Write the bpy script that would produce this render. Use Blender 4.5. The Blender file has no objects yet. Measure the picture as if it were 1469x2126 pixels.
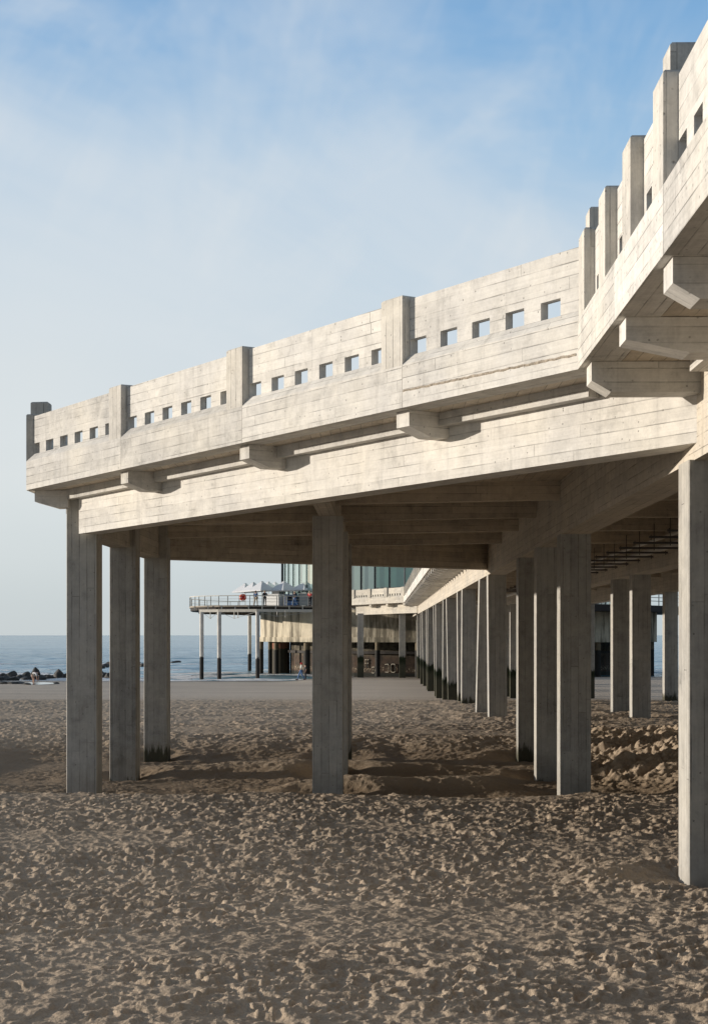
import bpy, bmesh, math, random
import numpy as np
from mathutils import Vector, noise as mnoise

random.seed(7)
scene = bpy.context.scene
COL = scene.collection
U = 0.0095            # metres per measured unit
EYE = 2.86            # eye height over the dry sand
F = 3200.0            # focal length in photograph pixels (1469 wide)
KY = F / 2900.0       # depth scale of the survey
TH = math.atan(53.0 / F)
CT, ST = math.cos(TH), math.sin(TH)
HZ = 1319.0           # horizon row

def wpt(px, d, L=None):
    """plan position of a surveyed point: bearing px, distance ratio d, height L over the eye"""
    xc = (px - 734.5) * d * U
    yc = F * d * U
    x, y = xc * CT - yc * ST, xc * ST + yc * CT
    return (x, y) if L is None else (x, y, EYE + L * U)

def zl(L, x=99.0):
    """height of a level on the pier; the viewing bays fall slightly outward"""
    return EYE + L * U + 0.0224 * (min(x, 2.3) - 2.3 if x < 2.3 else 0.0)

# ------------------------------------------------------------------ node helpers
def new_mat(name):
    m = bpy.data.materials.new(name); m.use_nodes = True
    nt = m.node_tree
    for n in list(nt.nodes): nt.nodes.remove(n)
    out = nt.nodes.new('ShaderNodeOutputMaterial')
    bs = nt.nodes.new('ShaderNodeBsdfPrincipled')
    nt.links.new(bs.outputs[0], out.inputs[0])
    return m, nt, bs

class NB:
    def __init__(s, nt): s.nt = nt
    def n(s, t, **kw):
        o = s.nt.nodes.new(t)
        for k, v in kw.items(): setattr(o, k, v)
        return o
    def put(s, sock, v):
        if isinstance(v, bpy.types.NodeSocket): s.nt.links.new(v, sock)
        elif v is not None: sock.default_value = v
    def math(s, op, a, b=None, c=None, clamp=False):
        o = s.n('ShaderNodeMath', operation=op); o.use_clamp = clamp
        s.put(o.inputs[0], a); s.put(o.inputs[1], b)
        if c is not None: s.put(o.inputs[2], c)
        return o.outputs[0]
    def mapr(s, v, a, b, c=0.0, d=1.0, smooth=False):
        o = s.n('ShaderNodeMapRange'); o.clamp = True
        if smooth: o.interpolation_type = 'SMOOTHSTEP'
        s.put(o.inputs[0], v)
        for i, q in enumerate((a, b, c, d)): s.put(o.inputs[i + 1], q)
        return o.outputs[0]
    def mix(s, f, a, b, mode='MIX'):
        o = s.n('ShaderNodeMix', data_type='RGBA', blend_type=mode)
        s.put(o.inputs['Factor'], f)
        s.put(o.inputs[6], a if isinstance(a, bpy.types.NodeSocket) else (*a, 1))
        s.put(o.inputs[7], b if isinstance(b, bpy.types.NodeSocket) else (*b, 1))
        return o.outputs[2]
    def noise(s, vec, scale=1.0, detail=3.0, rough=0.55, dist=0.0):
        o = s.n('ShaderNodeTexNoise')
        if vec is not None: s.put(o.inputs['Vector'], vec)
        s.put(o.inputs['Scale'], scale); s.put(o.inputs['Detail'], detail)
        s.put(o.inputs['Roughness'], rough); s.put(o.inputs['Distortion'], dist)
        return o.outputs[0]
    def vor(s, vec, scale=1.0):
        o = s.n('ShaderNodeTexVoronoi')
        s.put(o.inputs['Vector'], vec); s.put(o.inputs['Scale'], scale)
        return o
    def xyz(s, v):
        o = s.n('ShaderNodeSeparateXYZ'); s.put(o.inputs[0], v); return o.outputs
    def comb(s, x, y, z):
        o = s.n('ShaderNodeCombineXYZ')
        for i, q in enumerate((x, y, z)): s.put(o.inputs[i], q)
        return o.outputs[0]
    def ramp(s, v, stops, interp='LINEAR'):
        o = s.n('ShaderNodeValToRGB'); r = o.color_ramp; r.interpolation = interp
        while len(r.elements) < len(stops): r.elements.new(0.5)
        for e, (p, c) in zip(r.elements, stops):
            e.position = p; e.color = (*c, 1) if len(c) == 3 else c
        s.put(o.inputs[0], v); return o.outputs[0]
    def white(s, v):
        o = s.n('ShaderNodeTexWhiteNoise', noise_dimensions='1D'); s.put(o.inputs['W'], v); return o.outputs['Value']
    def bump(s, h, strength=0.5, dist=0.01, normal=None):
        o = s.n('ShaderNodeBump'); s.put(o.inputs['Height'], h)
        o.inputs['Strength'].default_value = strength; o.inputs['Distance'].default_value = dist
        if normal is not None: s.put(o.inputs['Normal'], normal)
        return o.outputs[0]

def concrete(name, base, row=0.15, blen=2.7, lines=0.75, algae=True, tone=0.16):
    m, nt, bs = new_mat(name); b = NB(nt)
    uv = b.n('ShaderNodeUVMap').outputs[0]; u, v, _ = b.xyz(uv)
    geo = b.n('ShaderNodeNewGeometry'); pos = geo.outputs['Position']; px, py, pz = b.xyz(pos)
    ornd = b.n('ShaderNodeObjectInfo').outputs['Random']
    vr = b.math('DIVIDE', v, row)
    wob = b.math('MULTIPLY', b.math('SUBTRACT', b.noise(b.comb(b.math('MULTIPLY', u, 1.3), b.math('MULTIPLY', v, 4.0), 0.0), 1.0, 2.0), 0.5), 0.05)
    vr = b.math('ADD', vr, wob)
    ri = b.math('FLOOR', vr)
    wn = b.white(b.math('ADD', ri, b.math('MULTIPLY', ornd, 91.7)))
    u2 = b.math('DIVIDE', b.math('ADD', u, b.math('MULTIPLY', wn, 9.0)), blen)
    ci = b.math('FLOOR', u2)
    def edge(x, size):   # distance to nearest cell border in metres
        f = b.math('FRACT', x)
        return b.math('MULTIPLY', b.math('MINIMUM', f, b.math('SUBTRACT', 1.0, f)), size)
    dh, dv = edge(vr, row), edge(u2, blen)
    lw = b.math('ADD', 0.003, b.math('MULTIPLY', b.noise(pos, 1.1, 2.0), 0.011))
    lh = b.math('SUBTRACT', 1.0, b.mapr(dh, 0.0015, lw, 0, 1))
    lv = b.math('SUBTRACT', 1.0, b.mapr(dv, 0.0015, 0.007, 0, 1))
    lstr = b.mapr(b.noise(pos, 1.7, 3.0), 0.38, 0.68, 0.04, 1.0)
    line = b.math('MULTIPLY', b.math('MAXIMUM', lh, lv), lstr)
    bt = b.white(b.math('ADD', b.math('ADD', b.math('MULTIPLY', ri, 7.31), b.math('MULTIPLY', ci, 3.17)), b.math('MULTIPLY', ornd, 53.0)))
    grain = b.noise(b.comb(b.math('MULTIPLY', u2, 4.0), b.math('MULTIPLY', v, 42.0), b.math('MULTIPLY', bt, 20.0)), 1.0, 4.0, 0.6, 0.6)
    blot = b.noise(pos, 0.75, 4.0, 0.6); blot2 = b.noise(pos, 4.5, 4.0, 0.62)
    pit = b.vor(pos, 13.0)
    pr = b.math('GREATER_THAN', b.xyz(pit.outputs['Color'])[0], 0.80)
    pits = b.math('MULTIPLY', b.math('SUBTRACT', 1.0, b.mapr(pit.outputs['Distance'], 0.06, 0.20)), pr)
    kn = b.vor(b.comb(b.math('MULTIPLY', u, 0.55), v, b.math('MULTIPLY', bt, 4.0)), 5.0)
    kr = b.math('GREATER_THAN', b.xyz(kn.outputs['Color'])[1], 0.72)
    knots = b.math('MULTIPLY', b.math('SUBTRACT', 1.0, b.mapr(kn.outputs['Distance'], 0.05, 0.16)), kr)
    t = b.math('ADD', 1.0 - tone * 1.25, b.math('MULTIPLY', bt, tone))
    t = b.math('ADD', t, b.math('MULTIPLY', b.math('SUBTRACT', grain, 0.5), 0.30))
    t = b.math('ADD', t, b.math('MULTIPLY', b.math('SUBTRACT', blot, 0.5), 0.55))
    t = b.math('ADD', t, b.math('MULTIPLY', b.math('SUBTRACT', blot2, 0.5), 0.50))
    sm = b.noise(pos, 1.9, 6.0, 0.72, 0.4); fine = b.noise(pos, 26.0, 3.0, 0.7)
    t = b.math('SUBTRACT', t, b.math('MULTIPLY', b.mapr(sm, 0.54, 0.70), 0.20))
    t = b.math('ADD', t, b.math('MULTIPLY', b.math('SUBTRACT', fine, 0.5), 0.26))
    drip = b.noise(b.comb(b.math('MULTIPLY', px, 5.0), b.math('MULTIPLY', py, 5.0), b.math('MULTIPLY', pz, 0.35)), 1.0, 4.0, 0.7)
    t = b.math('SUBTRACT', t, b.math('MULTIPLY', b.mapr(drip, 0.55, 0.72), 0.16))
    t = b.math('ADD', t, b.math('MULTIPLY', b.math('SUBTRACT', ornd, 0.5), 0.24))
    t = b.math('MULTIPLY', t, b.math('SUBTRACT', 1.0, b.math('MULTIPLY', pits, 0.5)))
    t = b.math('MULTIPLY', t, b.math('SUBTRACT', 1.0, b.math('MULTIPLY', knots, 0.16)))
    t = b.math('MULTIPLY', t, b.math('SUBTRACT', 1.0, b.math('MULTIPLY', line, lines)))
    c = b.mix(b.mapr(blot, 0.35, 0.7), base, (base[0] * 0.98, base[1] * 0.96, base[2] * 0.91))
    c = b.mix(1.0, c, b.comb(t, t, t), 'MULTIPLY')
    if algae:
        thr = b.xyz(b.ramp(b.math('DIVIDE', py, 150.0 * KY), [(0, (0, 0, 0)), (0.212, (.2,) * 3), (0.238, (.45,) * 3), (0.32, (.49,) * 3),
                     (0.40, (.525,) * 3), (0.50, (.645,) * 3), (0.59, (.82,) * 3), (0.88, (.92,) * 3)]))[0]
        thr = b.math('SUBTRACT', b.math('MULTIPLY', thr, 2.0), 1.0)
        rag = b.math('MULTIPLY', b.math('SUBTRACT', b.noise(b.comb(b.math('MULTIPLY', px, 7.0), b.math('MULTIPLY', py, 7.0), b.math('MULTIPLY', pz, 1.2)), 1.0, 4.0, 0.7), 0.5), 1.1)
        am = b.mapr(b.math('SUBTRACT', b.math('ADD', thr, rag), pz), -0.06, 0.10)
        ac = b.mix(b.noise(pos, 9.0), (0.010, 0.014, 0.008), (0.03, 0.04, 0.018))
        c = b.mix(am, c, ac)
        # damp sand-splashed foot of the columns
        wet = b.math('MULTIPLY', b.mapr(b.math('ADD', pz, b.math('MULTIPLY', b.math('SUBTRACT', blot2, 0.5), 0.35)), -0.05, 0.28, 1, 0), 0.28)
        c = b.mix(wet, c, (0.20, 0.17, 0.13))
    b.put(bs.inputs['Base Color'], c)
    bs.inputs['Roughness'].default_value = 0.88; bs.inputs['Specular IOR Level'].default_value = 0.25
    h = b.math('ADD', b.math('MULTIPLY', grain, 0.30), b.math('MULTIPLY', bt, 0.35))
    h = b.math('SUBTRACT', h, b.math('MULTIPLY', line, 0.9))
    h = b.math('SUBTRACT', h, b.math('MULTIPLY', pits, 1.0))
    h = b.math('ADD', h, b.math('ADD', b.math('MULTIPLY', blot2, 0.7), b.math('MULTIPLY', fine, 0.5)))
    b.put(bs.inputs['Normal'], b.bump(h, 0.75, 0.008))
    return m

def simple(name, col, rough=0.6, metal=0.0, var=0.15, scale=6.0, bump=0.2, spec=0.4):
    m, nt, bs = new_mat(name); b = NB(nt)
    pos = b.n('ShaderNodeNewGeometry').outputs['Position']
    n1 = b.noise(pos, scale, 4.0, 0.6)
    k = b.mapr(n1, 0.25, 0.75, 1 - var, 1 + var)
    b.put(bs.inputs['Base Color'], b.mix(1.0, col, b.comb(k, k, k), 'MULTIPLY'))
    bs.inputs['Roughness'].default_value = rough; bs.inputs['Metallic'].default_value = metal
    bs.inputs['Specular IOR Level'].default_value = spec
    if bump: b.put(bs.inputs['Normal'], b.bump(n1, bump, 0.01))
    return m

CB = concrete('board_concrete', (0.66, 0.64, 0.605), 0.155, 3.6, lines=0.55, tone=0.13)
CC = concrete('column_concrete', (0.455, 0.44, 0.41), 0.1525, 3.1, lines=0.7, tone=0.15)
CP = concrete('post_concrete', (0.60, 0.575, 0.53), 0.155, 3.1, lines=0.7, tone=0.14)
CU = concrete('shaded_underside_concrete', (0.60, 0.53, 0.44), 0.155, 2.7, lines=0.7, tone=0.2)  # shade below the deck is mixed into this darker, browner base
CG = concrete('girder_concrete', (0.53, 0.485, 0.42), 0.155, 2.7, lines=0.7, tone=0.16)  # base darkened halfway toward the shaded inner girder faces
CFAR = concrete('far_concrete', (0.62, 0.58, 0.51), 0.155, 2.7, lines=0.4)  # even concrete tone of the far bay and building floor
M = {}
M['steel'] = simple('galvanised_steel', (0.48, 0.47, 0.44), 0.5, 0.0)
M['rail'] = simple('weathered_rail', (0.62, 0.58, 0.50), 0.6)
M['dark'] = simple('dark_beam', (0.035, 0.03, 0.027), 0.8)
M['black'] = simple('black_metal', (0.02, 0.02, 0.02), 0.6)
M['pipe'] = simple('grey_pipe', (0.62, 0.60, 0.56), 0.5)
M['hang'] = simple('hanger_steel', (0.07, 0.065, 0.06), 0.6)
M['white'] = simple('white_paint', (0.78, 0.78, 0.77), 0.55, var=0.05)
M['canvas'] = simple('parasol_canvas', (0.66, 0.67, 0.69), 0.85, var=0.05)
M['blue'] = simple('blue_panel', (0.07, 0.15, 0.36), 0.5, var=0.2)
M['grey'] = simple('grey_panel', (0.30, 0.32, 0.32), 0.4)
M['orange'] = simple('orange_ring', (0.75, 0.13, 0.06), 0.5, var=0.08)
M['wood'] = simple('deck_boards', (0.30, 0.26, 0.21), 0.8)
M['roof'] = simple('roof_sheet', (0.35, 0.36, 0.36), 0.5)
M['skin'] = simple('skin', (0.52, 0.32, 0.23), 0.6, var=0.05, bump=0)
def cloth(n, c): 
    M[n] = simple(n, c, 0.9, var=0.15, scale=20, bump=0)
for n_, c_ in dict(blue_jacket=(0.05, 0.11, 0.24), khaki=(0.36, 0.28, 0.19), navy=(0.015, 0.017, 0.025), charcoal=(0.05, 0.05, 0.055), jeans=(0.12, 0.22, 0.42),
                   red_top=(0.55, 0.05, 0.05), pale_tee=(0.72, 0.72, 0.66), white_shirt=(0.75, 0.75, 0.76), red_cap=(0.5, 0.03, 0.04),
                   brown_hair=(0.08, 0.045, 0.025), dark_hair=(0.02, 0.016, 0.013), fair_hair=(0.5, 0.42, 0.3), bare_leg=(0.50, 0.31, 0.22)).items():
    cloth(n_, c_)

# ------------------------------------------------------------------ mesh builder with board UVs
class MB:
    def __init__(s): s.v = []; s.f = []; s.uv = []; s.o = (random.uniform(0, 30), random.uniform(0, 30))
    def face(s, pts, grain):
        p = [Vector(q) for q in pts]
        n = Vector((0, 0, 0))
        for i in range(len(p)):
            a, c = p[i], p[(i + 1) % len(p)]
            n += Vector(((a.y - c.y) * (a.z + c.z), (a.z - c.z) * (a.x + c.x), (a.x - c.x) * (a.y + c.y)))
        if n.length < 1e-12: return
        n.normalize(); g = Vector(grain).normalized()
        if abs(n.dot(g)) > 0.8:
            g = Vector((0, 0, 1)) if abs(n.z) < 0.7 else Vector((1, 0, 0))
        g = (g - n * n.dot(g)).normalized(); w = n.cross(g)
        k = len(s.v); s.v += [tuple(q) for q in p]
        s.f.append(tuple(range(k, k + len(p))))
        s.uv += [(q.dot(g) + s.o[0], q.dot(w) + s.o[1]) for q in p]
    def prism(s, A, B, grain=None, caps=True):
        """A, B: matching closed profiles (outward order seen from the A end is clockwise or not: normals fixed later)"""
        g = grain or (Vector(B[0]) - Vector(A[0]))
        n = len(A)
        for i in range(n):
            j = (i + 1) % n
            s.face([A[i], A[j], B[j], B[i]], g)
        if caps: s.face(list(reversed(A)), g); s.face(B, g)
    def box(s, x0, x1, y0, y1, z0, z1, grain=(0, 0, 1), ch=0.0):
        if ch:
            P = [(x0 + ch, y0), (x1 - ch, y0), (x1, y0 + ch), (x1, y1 - ch), (x1 - ch, y1), (x0 + ch, y1), (x0, y1 - ch), (x0, y0 + ch)]
        else:
            P = [(x0, y0), (x1, y0), (x1, y1), (x0, y1)]
        s.prism([(x, y, z0) for x, y in P], [(x, y, z1) for x, y in P], grain)
    def bar(s, a, b_, r, n=8, r2=None):
        a, b_ = Vector(a), Vector(b_); d = (b_ - a).normalized()
        up = Vector((0, 0, 1)) if abs(d.z) < 0.95 else Vector((1, 0, 0))
        p = d.cross(up).normalized(); q = p.cross(d); r2 = r if r2 is None else r2
        ang = [2 * math.pi * i / n for i in range(n)]
        s.prism([a + (p * math.cos(t) + q * math.sin(t)) * r for t in ang], [b_ + (p * math.cos(t) + q * math.sin(t)) * r2 for t in ang])
    def strut(s, a, b_, w, h):
        """rectangular member from a to b_"""
        a, b_ = Vector(a), Vector(b_); d = (b_ - a).normalized()
        up = Vector((0, 0, 1)) if abs(d.z) < 0.95 else Vector((0, 1, 0))
        p = d.cross(up).normalized() * (w / 2); q = p.cross(d).normalized() * (h / 2)
        c = [(-1, -1), (1, -1), (1, 1), (-1, 1)]
        s.prism([a + p * i + q * j for i, j in c], [b_ + p * i + q * j for i, j in c])
    def build(s, name, mat, parent=None, smooth=False, local=True):
        me = bpy.data.meshes.new(name); me.from_pydata(s.v, [], s.f)
        uvl = me.uv_layers.new(name='UVMap')
        uvl.data.foreach_set('uv', np.array(s.uv, dtype=np.float32).ravel())
        bm = bmesh.new(); bm.from_mesh(me)
        bmesh.ops.remove_doubles(bm, verts=bm.verts, dist=1e-5)
        bmesh.ops.recalc_face_normals(bm, faces=bm.faces)
        if smooth:
            for f in bm.faces: f.smooth = True
        bm.to_mesh(me); bm.free()
        me.materials.append(mat)
        o = bpy.data.objects.new(name, me); COL.objects.link(o)
        if parent is not None:
            o.parent = parent
            if local: o.matrix_parent_inverse = world_inv(parent)
        return o

def world_inv(p):
    from mathutils import Matrix
    m = Matrix.Identity(4)
    while p is not None:
        l = Matrix.LocRotScale(p.location, p.rotation_euler, p.scale)
        m = l @ m
        if p.parent is not None: m = p.matrix_parent_inverse @ m
        p = p.parent
    return m.inverted()

def tag(o, label=None, cat=None, group=None, kind=None):
    if label: o['label'] = label
    if cat: o['category'] = cat
    if group: o['group'] = group
    if kind: o['kind'] = kind
    return o
def thing(name, label, cat, loc=(0, 0, 0), rz=0.0, group=None):
    o = bpy.data.objects.new(name, None); COL.objects.link(o)
    o.location = loc; o.rotation_euler = (0, 0, rz); o.empty_display_size = 0.3
    return tag(o, label, cat, group)
def copy_tree(o, parent=None):
    c = o.copy(); COL.objects.link(c)
    if parent is not None: c.parent = parent
    for ch in [q for q in bpy.data.objects if q.parent == o]: copy_tree(ch, c)
    return c

# ------------------------------------------------------------------ ground
DP = [(-2, 262), (0, 275), (.36, 284), (.586, 302), (.92, 302), (1.5, 300), (1.69, 292), (1.95, 300), (2.19, 318), (2.35, 330), (2.75, 374), (3.24, 428), (4.33, 455), (5.0, 480), (5.26, 500), (6, 560), (9, 900), (20, 1800)]
DPx = np.array([p[0] for p in DP]) * F * U; DPz = EYE - np.array([p[1] for p in DP]) * U
def _h(ix, iy, seed):
    n = (ix.astype(np.int64) * 374761393 + iy.astype(np.int64) * 668265263 + seed * 974711) & 0x7fffffff
    n = ((n ^ (n >> 13)) * 1274126177) & 0x7fffffff
    n = (n ^ (n >> 16)) & 0xffff
    return n / 32767.5 - 1.0
def vn(x, y, seed=0):
    ix, iy = np.floor(x), np.floor(y); fx, fy = x - ix, y - iy
    sx, sy = fx * fx * fx * (fx * (fx * 6 - 15) + 10), fy * fy * fy * (fy * (fy * 6 - 15) + 10)
    a, b_, c, d = _h(ix, iy, seed), _h(ix + 1, iy, seed), _h(ix, iy + 1, seed), _h(ix + 1, iy + 1, seed)
    return (a + (b_ - a) * sx) * (1 - sy) + (c + (d - c) * sx) * sy
def fbm(x, y, o=4, seed=0, g=0.5):
    s = np.zeros_like(x); a = 1.0
    for i in range(o):
        ca, sa = math.cos(i * 0.9), math.sin(i * 0.9)
        s += a * vn((x * ca - y * sa) * 2 ** i, (x * sa + y * ca) * 2 ** i, seed + i * 17); a *= g
    return s
def sstep(a, b_, x):
    t = np.clip((x - a) / (b_ - a), 0, 1); return t * t * (3 - 2 * t)
def ground(X, Y):
    z = np.interp(Y, DPx, DPz)
    Y = Y / KY
    z = z + 0.42 * sstep(-10, -4, X) * sstep(118, 138, Y) * sstep(185, 165, Y)
    z = z + 0.022 * fbm(X * 0.17, Y * 0.17, 2, 5) * sstep(90, 60, Y)
    # hollow scoured round the columns of the viewing bay
    w = 0.28 * fbm(X * 0.55, Y * 0.55, 3, 41)
    pit = sstep(24.7, 27.2, Y + w) * sstep(39.5, 36.0, Y + w) * sstep(-13.5, -9.0, X + 2 * w) * sstep(7.5, 4.0, X + 2 * w)
    z = z - 0.46 * pit
    # banks left standing inside the hollow
    bank = np.exp(-((Y - 29.4 - 0.10 * (X - 1) - 0.4 * w) / 0.75) ** 2) * sstep(-3.2, -0.5, X) * sstep(3.6, 2.0, X)
    bank2 = np.exp(-((Y - 33.2 + 0.5 * w) / 0.9) ** 2) * sstep(-7, -3, X) * sstep(4, 0.5, X)
    z = z + 0.34 * bank + 0.30 * bank2
    # dug heap between the column rows on the right
    heap = sstep(28.5, 31, Y) * sstep(43, 37, Y) * sstep(3.8, 5.0, X) * sstep(13, 9, X)
    lump = fbm(X * 0.9, Y * 0.9, 4, 77, 0.55)
    z = z + heap * (0.12 + 0.13 * np.abs(lump) + 0.12 * np.abs(fbm(X * 3.1, Y * 3.1, 3, 79, 0.6)))
    return z, pit, heap
def rough_amp(Y):
    return 1.0 - 0.93 * sstep(66, 92, Y / KY)

def make_sand():
    rows = np.concatenate([np.arange(-26, 5.0, 1.0), np.arange(5.0, 7.8, 0.06), np.arange(7.8, 18, 0.0205), np.arange(18, 48, 0.044),
                           np.arange(48, 94, 0.12), np.arange(94, 200, 0.9)])
    cols = np.concatenate([np.arange(-2.6, -0.75, 0.1), np.arange(-0.75, -0.31, 0.012), np.arange(-0.31, 0.31, 0.0008), np.arange(0.31, 0.75, 0.012), np.arange(0.75, 2.7, 0.1)])
    nr, nc = len(rows), len(cols)
    Y = np.repeat(rows[:, None], nc, 1)
    scale = np.maximum(Y, 7.0)
    X = cols[None, :] * scale - 0.0167 * Y
    z, pit, heap = ground(X, Y)
    amp = rough_amp(Y) * (0.78 + 0.30 * sstep(-0.5, 0.5, fbm(X * 0.11 + 3, Y * 0.16, 3, 9)))
    smooth_patch = sstep(0.24, 0.58, fbm(X * 0.40, Y * 0.52, 4, 31, 0.55) + 0.12 * sstep(2, -4, X) * sstep(26, 12, Y))
    amp = amp * (1 - 0.60 * smooth_patch)
    amp = np.maximum(amp, heap * 0.8) * (1 - 0.35 * pit)
    # wind-crusted, trampled surface
    n1 = fbm(X * 1.0, Y * 1.6, 4, 3, 0.55)
    rid = 1 - np.abs(fbm(X * 1.8 + 0.4 * n1, Y * 2.8, 3, 13, 0.5))
    n3 = fbm(X * 7.0, Y * 7.0, 4, 23, 0.68)
    n4 = fbm(X * 19.0, Y * 21.0, 2, 29, 0.6) * sstep(-0.1, 0.35, fbm(X * 1.1, Y * 1.7, 3, 37)) * sstep(34, 22, Y)
    crust = np.zeros_like(z)
    for sc_, st_, hh_, sd_ in ((1.3, 0.022, 0.008, 101), (2.8, 0.028, 0.009, 103), (6.0, 0.04, 0.009, 107), (11.0, 0.06, 0.006, 109)):
        tt = fbm(X * sc_ * 0.68 + 0.25 * n1, Y * sc_ - 0.25 * n1, 3, sd_, 0.55)
        for lv in (-0.38, 0.0, 0.38):
            crust += hh_ * sstep(lv - st_, lv + st_, tt)
    z = z + amp * (0.004 * n1 + 0.006 * (rid - 0.6) + crust - 0.02) + (0.2 + 0.8 * amp) * (0.009 * n3 + 0.007 * n4) * rough_amp(Y)
    # footprints and hoof-like scuffs
    rng = np.random.default_rng(11)
    dz = np.zeros_like(z)
    def stamp(cx, cy, a, b_, ang, D):
        R = 2.3 * max(a, b_)
        i0, i1 = np.searchsorted(rows, cy - R), np.searchsorted(rows, cy + R)
        if i1 - i0 < 2: return
        sc = max(cy, 7.0)
        j0, j1 = np.searchsorted(cols, (cx - R + 0.0167 * cy) / sc - 0.002), np.searchsorted(cols, (cx + R + 0.0167 * cy) / sc + 0.002)
        if j1 - j0 < 2: return
        x = X[i0:i1, j0:j1] - cx; y = Y[i0:i1, j0:j1] - cy
        ca, sa = math.cos(ang), math.sin(ang)
        p, q = (x * ca + y * sa), (-x * sa + y * ca)
        r = np.sqrt((p / a) ** 2 + (q / b_) ** 2)
        r = r * (1 + 0.18 * np.sin(3 * np.arctan2(q, p) + cx * 9))
        k = -D * np.exp(-r ** 6) + 0.42 * D * np.exp(-((r - 1.36) / 0.30) ** 2) * (1 + 0.8 * np.clip(p / a, -1, 1))
        dz[i0:i1, j0:j1] += k
    for _ in range(27000):
        t = rng.random(); cy = math.sqrt(7.2 ** 2 + t * (76 ** 2 - 7.2 ** 2))
        if rng.random() < 0.30: cy = rng.uniform(7.2, 26)
        cx = rng.uniform(-0.33, 0.33) * cy
        s = rng.uniform(0.36, 0.95)
        stamp(cx, cy, 0.155 * s, 0.075 * s * rng.uniform(0.8, 1.4), rng.uniform(0, math.pi), rng.uniform(0.015, 0.05) * s)
    for _ in range(110):      # walked tracks, left and right foot
        cy = rng.uniform(8, 60); cx = rng.uniform(-0.33, 0.33) * cy; a = rng.uniform(0, 2 * math.pi)
        for k in range(rng.integers(8, 26)):
            a += rng.normal(0, 0.09); cx += 0.66 * math.cos(a); cy += 0.66 * math.sin(a)
            if not 7.2 < cy < 74: continue
            s_ = 0.1 if k % 2 else -0.1
            stamp(cx - s_ * math.sin(a), cy + s_ * math.cos(a), 0.15, 0.062, a, 0.045)
    dz = np.where(dz > 0, 0.013 * np.tanh(dz / 0.013), 0.036 * np.tanh(dz / 0.036))
    z = z + dz * np.clip(amp * 1.15, 0.05, 1.0) * (1 - 0.55 * pit) * rough_amp(Y)
    u2y = F * U
    feet = [(3.6, r) for r in (.586, 1.012, 1.165, 1.318, 1.69, 1.83, 2.215, 2.355)] + [(8.4, r) for r in (1.318, 1.69, 1.83, 2.215, 2.355)] + [(13.2, 2.215), (13.2, 2.355)] \
        + [(-6.26, r) for r in (1.012, 1.165, 1.318)] + [(-1.35, r) for r in (1.012, 1.165, 1.318)]
    for fx_, fd_ in feet:
        fy_ = fd_ * u2y; i0, i1 = np.searchsorted(rows, fy_ - 3), np.searchsorted(rows, fy_ + 3.6)
        x = X[i0:i1] - fx_ - .3; y = Y[i0:i1] - fy_ - .3
        r = np.sqrt(x * x + y * y) + 0.16 * fbm(X[i0:i1] * 1.4, Y[i0:i1] * 1.4, 2, int(fd_ * 99))
        z[i0:i1] += -0.13 * np.exp(-(r / 0.62) ** 2) + 0.055 * np.exp(-((r - 1.25) / 0.38) ** 2)
    # faint ripples on the wet lower beach
    z = z + (1 - rough_amp(Y)) * 0.030 * fbm(X * 0.16, Y * 0.55, 4, 61)
    me = bpy.data.meshes.new('sand')
    nv = nr * nc
    co = np.empty((nv, 3), dtype=np.float32); co[:, 0] = X.ravel(); co[:, 1] = Y.ravel(); co[:, 2] = z.ravel()
    idx = np.arange(nv).reshape(nr, nc)
    q = np.stack([idx[:-1, :-1], idx[:-1, 1:], idx[1:, 1:], idx[1:, :-1]], -1).reshape(-1, 4)
    me.vertices.add(nv); me.vertices.foreach_set('co', co.ravel())
    me.loops.add(q.size); me.loops.foreach_set('vertex_index', q.ravel().astype(np.int32))
    me.polygons.add(len(q)); me.polygons.foreach_set('loop_start', np.arange(0, q.size, 4, dtype=np.int32))
    me.polygons.foreach_set('loop_total', np.full(len(q), 4, dtype=np.int32))
    me.polygons.foreach_set('use_smooth', np.ones(len(q), dtype=bool))
    me.update(); me.validate()
    m, nt, bs = new_mat('beach_sand'); b = NB(nt)
    pos = b.n('ShaderNodeNewGeometry').outputs['Position']; x, y, zz = b.xyz(pos); y = b.math('DIVIDE', y, KY)
    n1 = b.noise(pos, 0.5, 4.0); n2 = b.noise(pos, 5.0, 5.0, 0.65); n3 = b.noise(pos, 70.0, 3.0, 0.7)
    c = b.mix(b.mapr(n1, 0.35, 0.65), (0.50, 0.395, 0.288), (0.42, 0.33, 0.24))
    c = b.mix(b.mapr(n2, 0.40, 0.72, 0, 0.45), c, (0.33, 0.265, 0.20))
    k = b.mapr(n3, 0.25, 0.75, 0.78, 1.2); c = b.mix(1.0, c, b.comb(k, k, k), 'MULTIPLY')
    # damp sand in the hollow and the flat wet beach further down
    damp = b.math('MULTIPLY', b.math('MULTIPLY', b.mapr(y, 26.5, 28.0), b.mapr(y, 44.0, 38.0)), b.mapr(b.math('ADD', zz, b.math('MULTIPLY', n2, 0.2)), 0.10, -0.22))
    c = b.mix(b.math('MULTIPLY', damp, 0.75), c, (0.20, 0.145, 0.092))
    wetb = b.mapr(b.math('ADD', y, b.math('MULTIPLY', b.math('SUBTRACT', b.noise(b.comb(b.math('MULTIPLY', x, .25), y, 0.0), 0.16, 3.0), 0.5), 34.0)), 66, 96)
    wetc = b.mix(b.noise(b.comb(b.math('MULTIPLY', x, .12), b.math('MULTIPLY', y, .5), 0.0), 0.6, 3.0), (0.40, 0.332, 0.26), (0.64, 0.55, 0.45))
    c = b.mix(wetb, c, wetc)
    shore = b.mapr(b.math('ADD', y, b.math('MULTIPLY', b.noise(pos, 0.15, 2.0), 10.0)), 136, 147)
    c = b.mix(shore, c, (0.10, 0.085, 0.07))
    b.put(bs.inputs['Base Color'], c)
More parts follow.
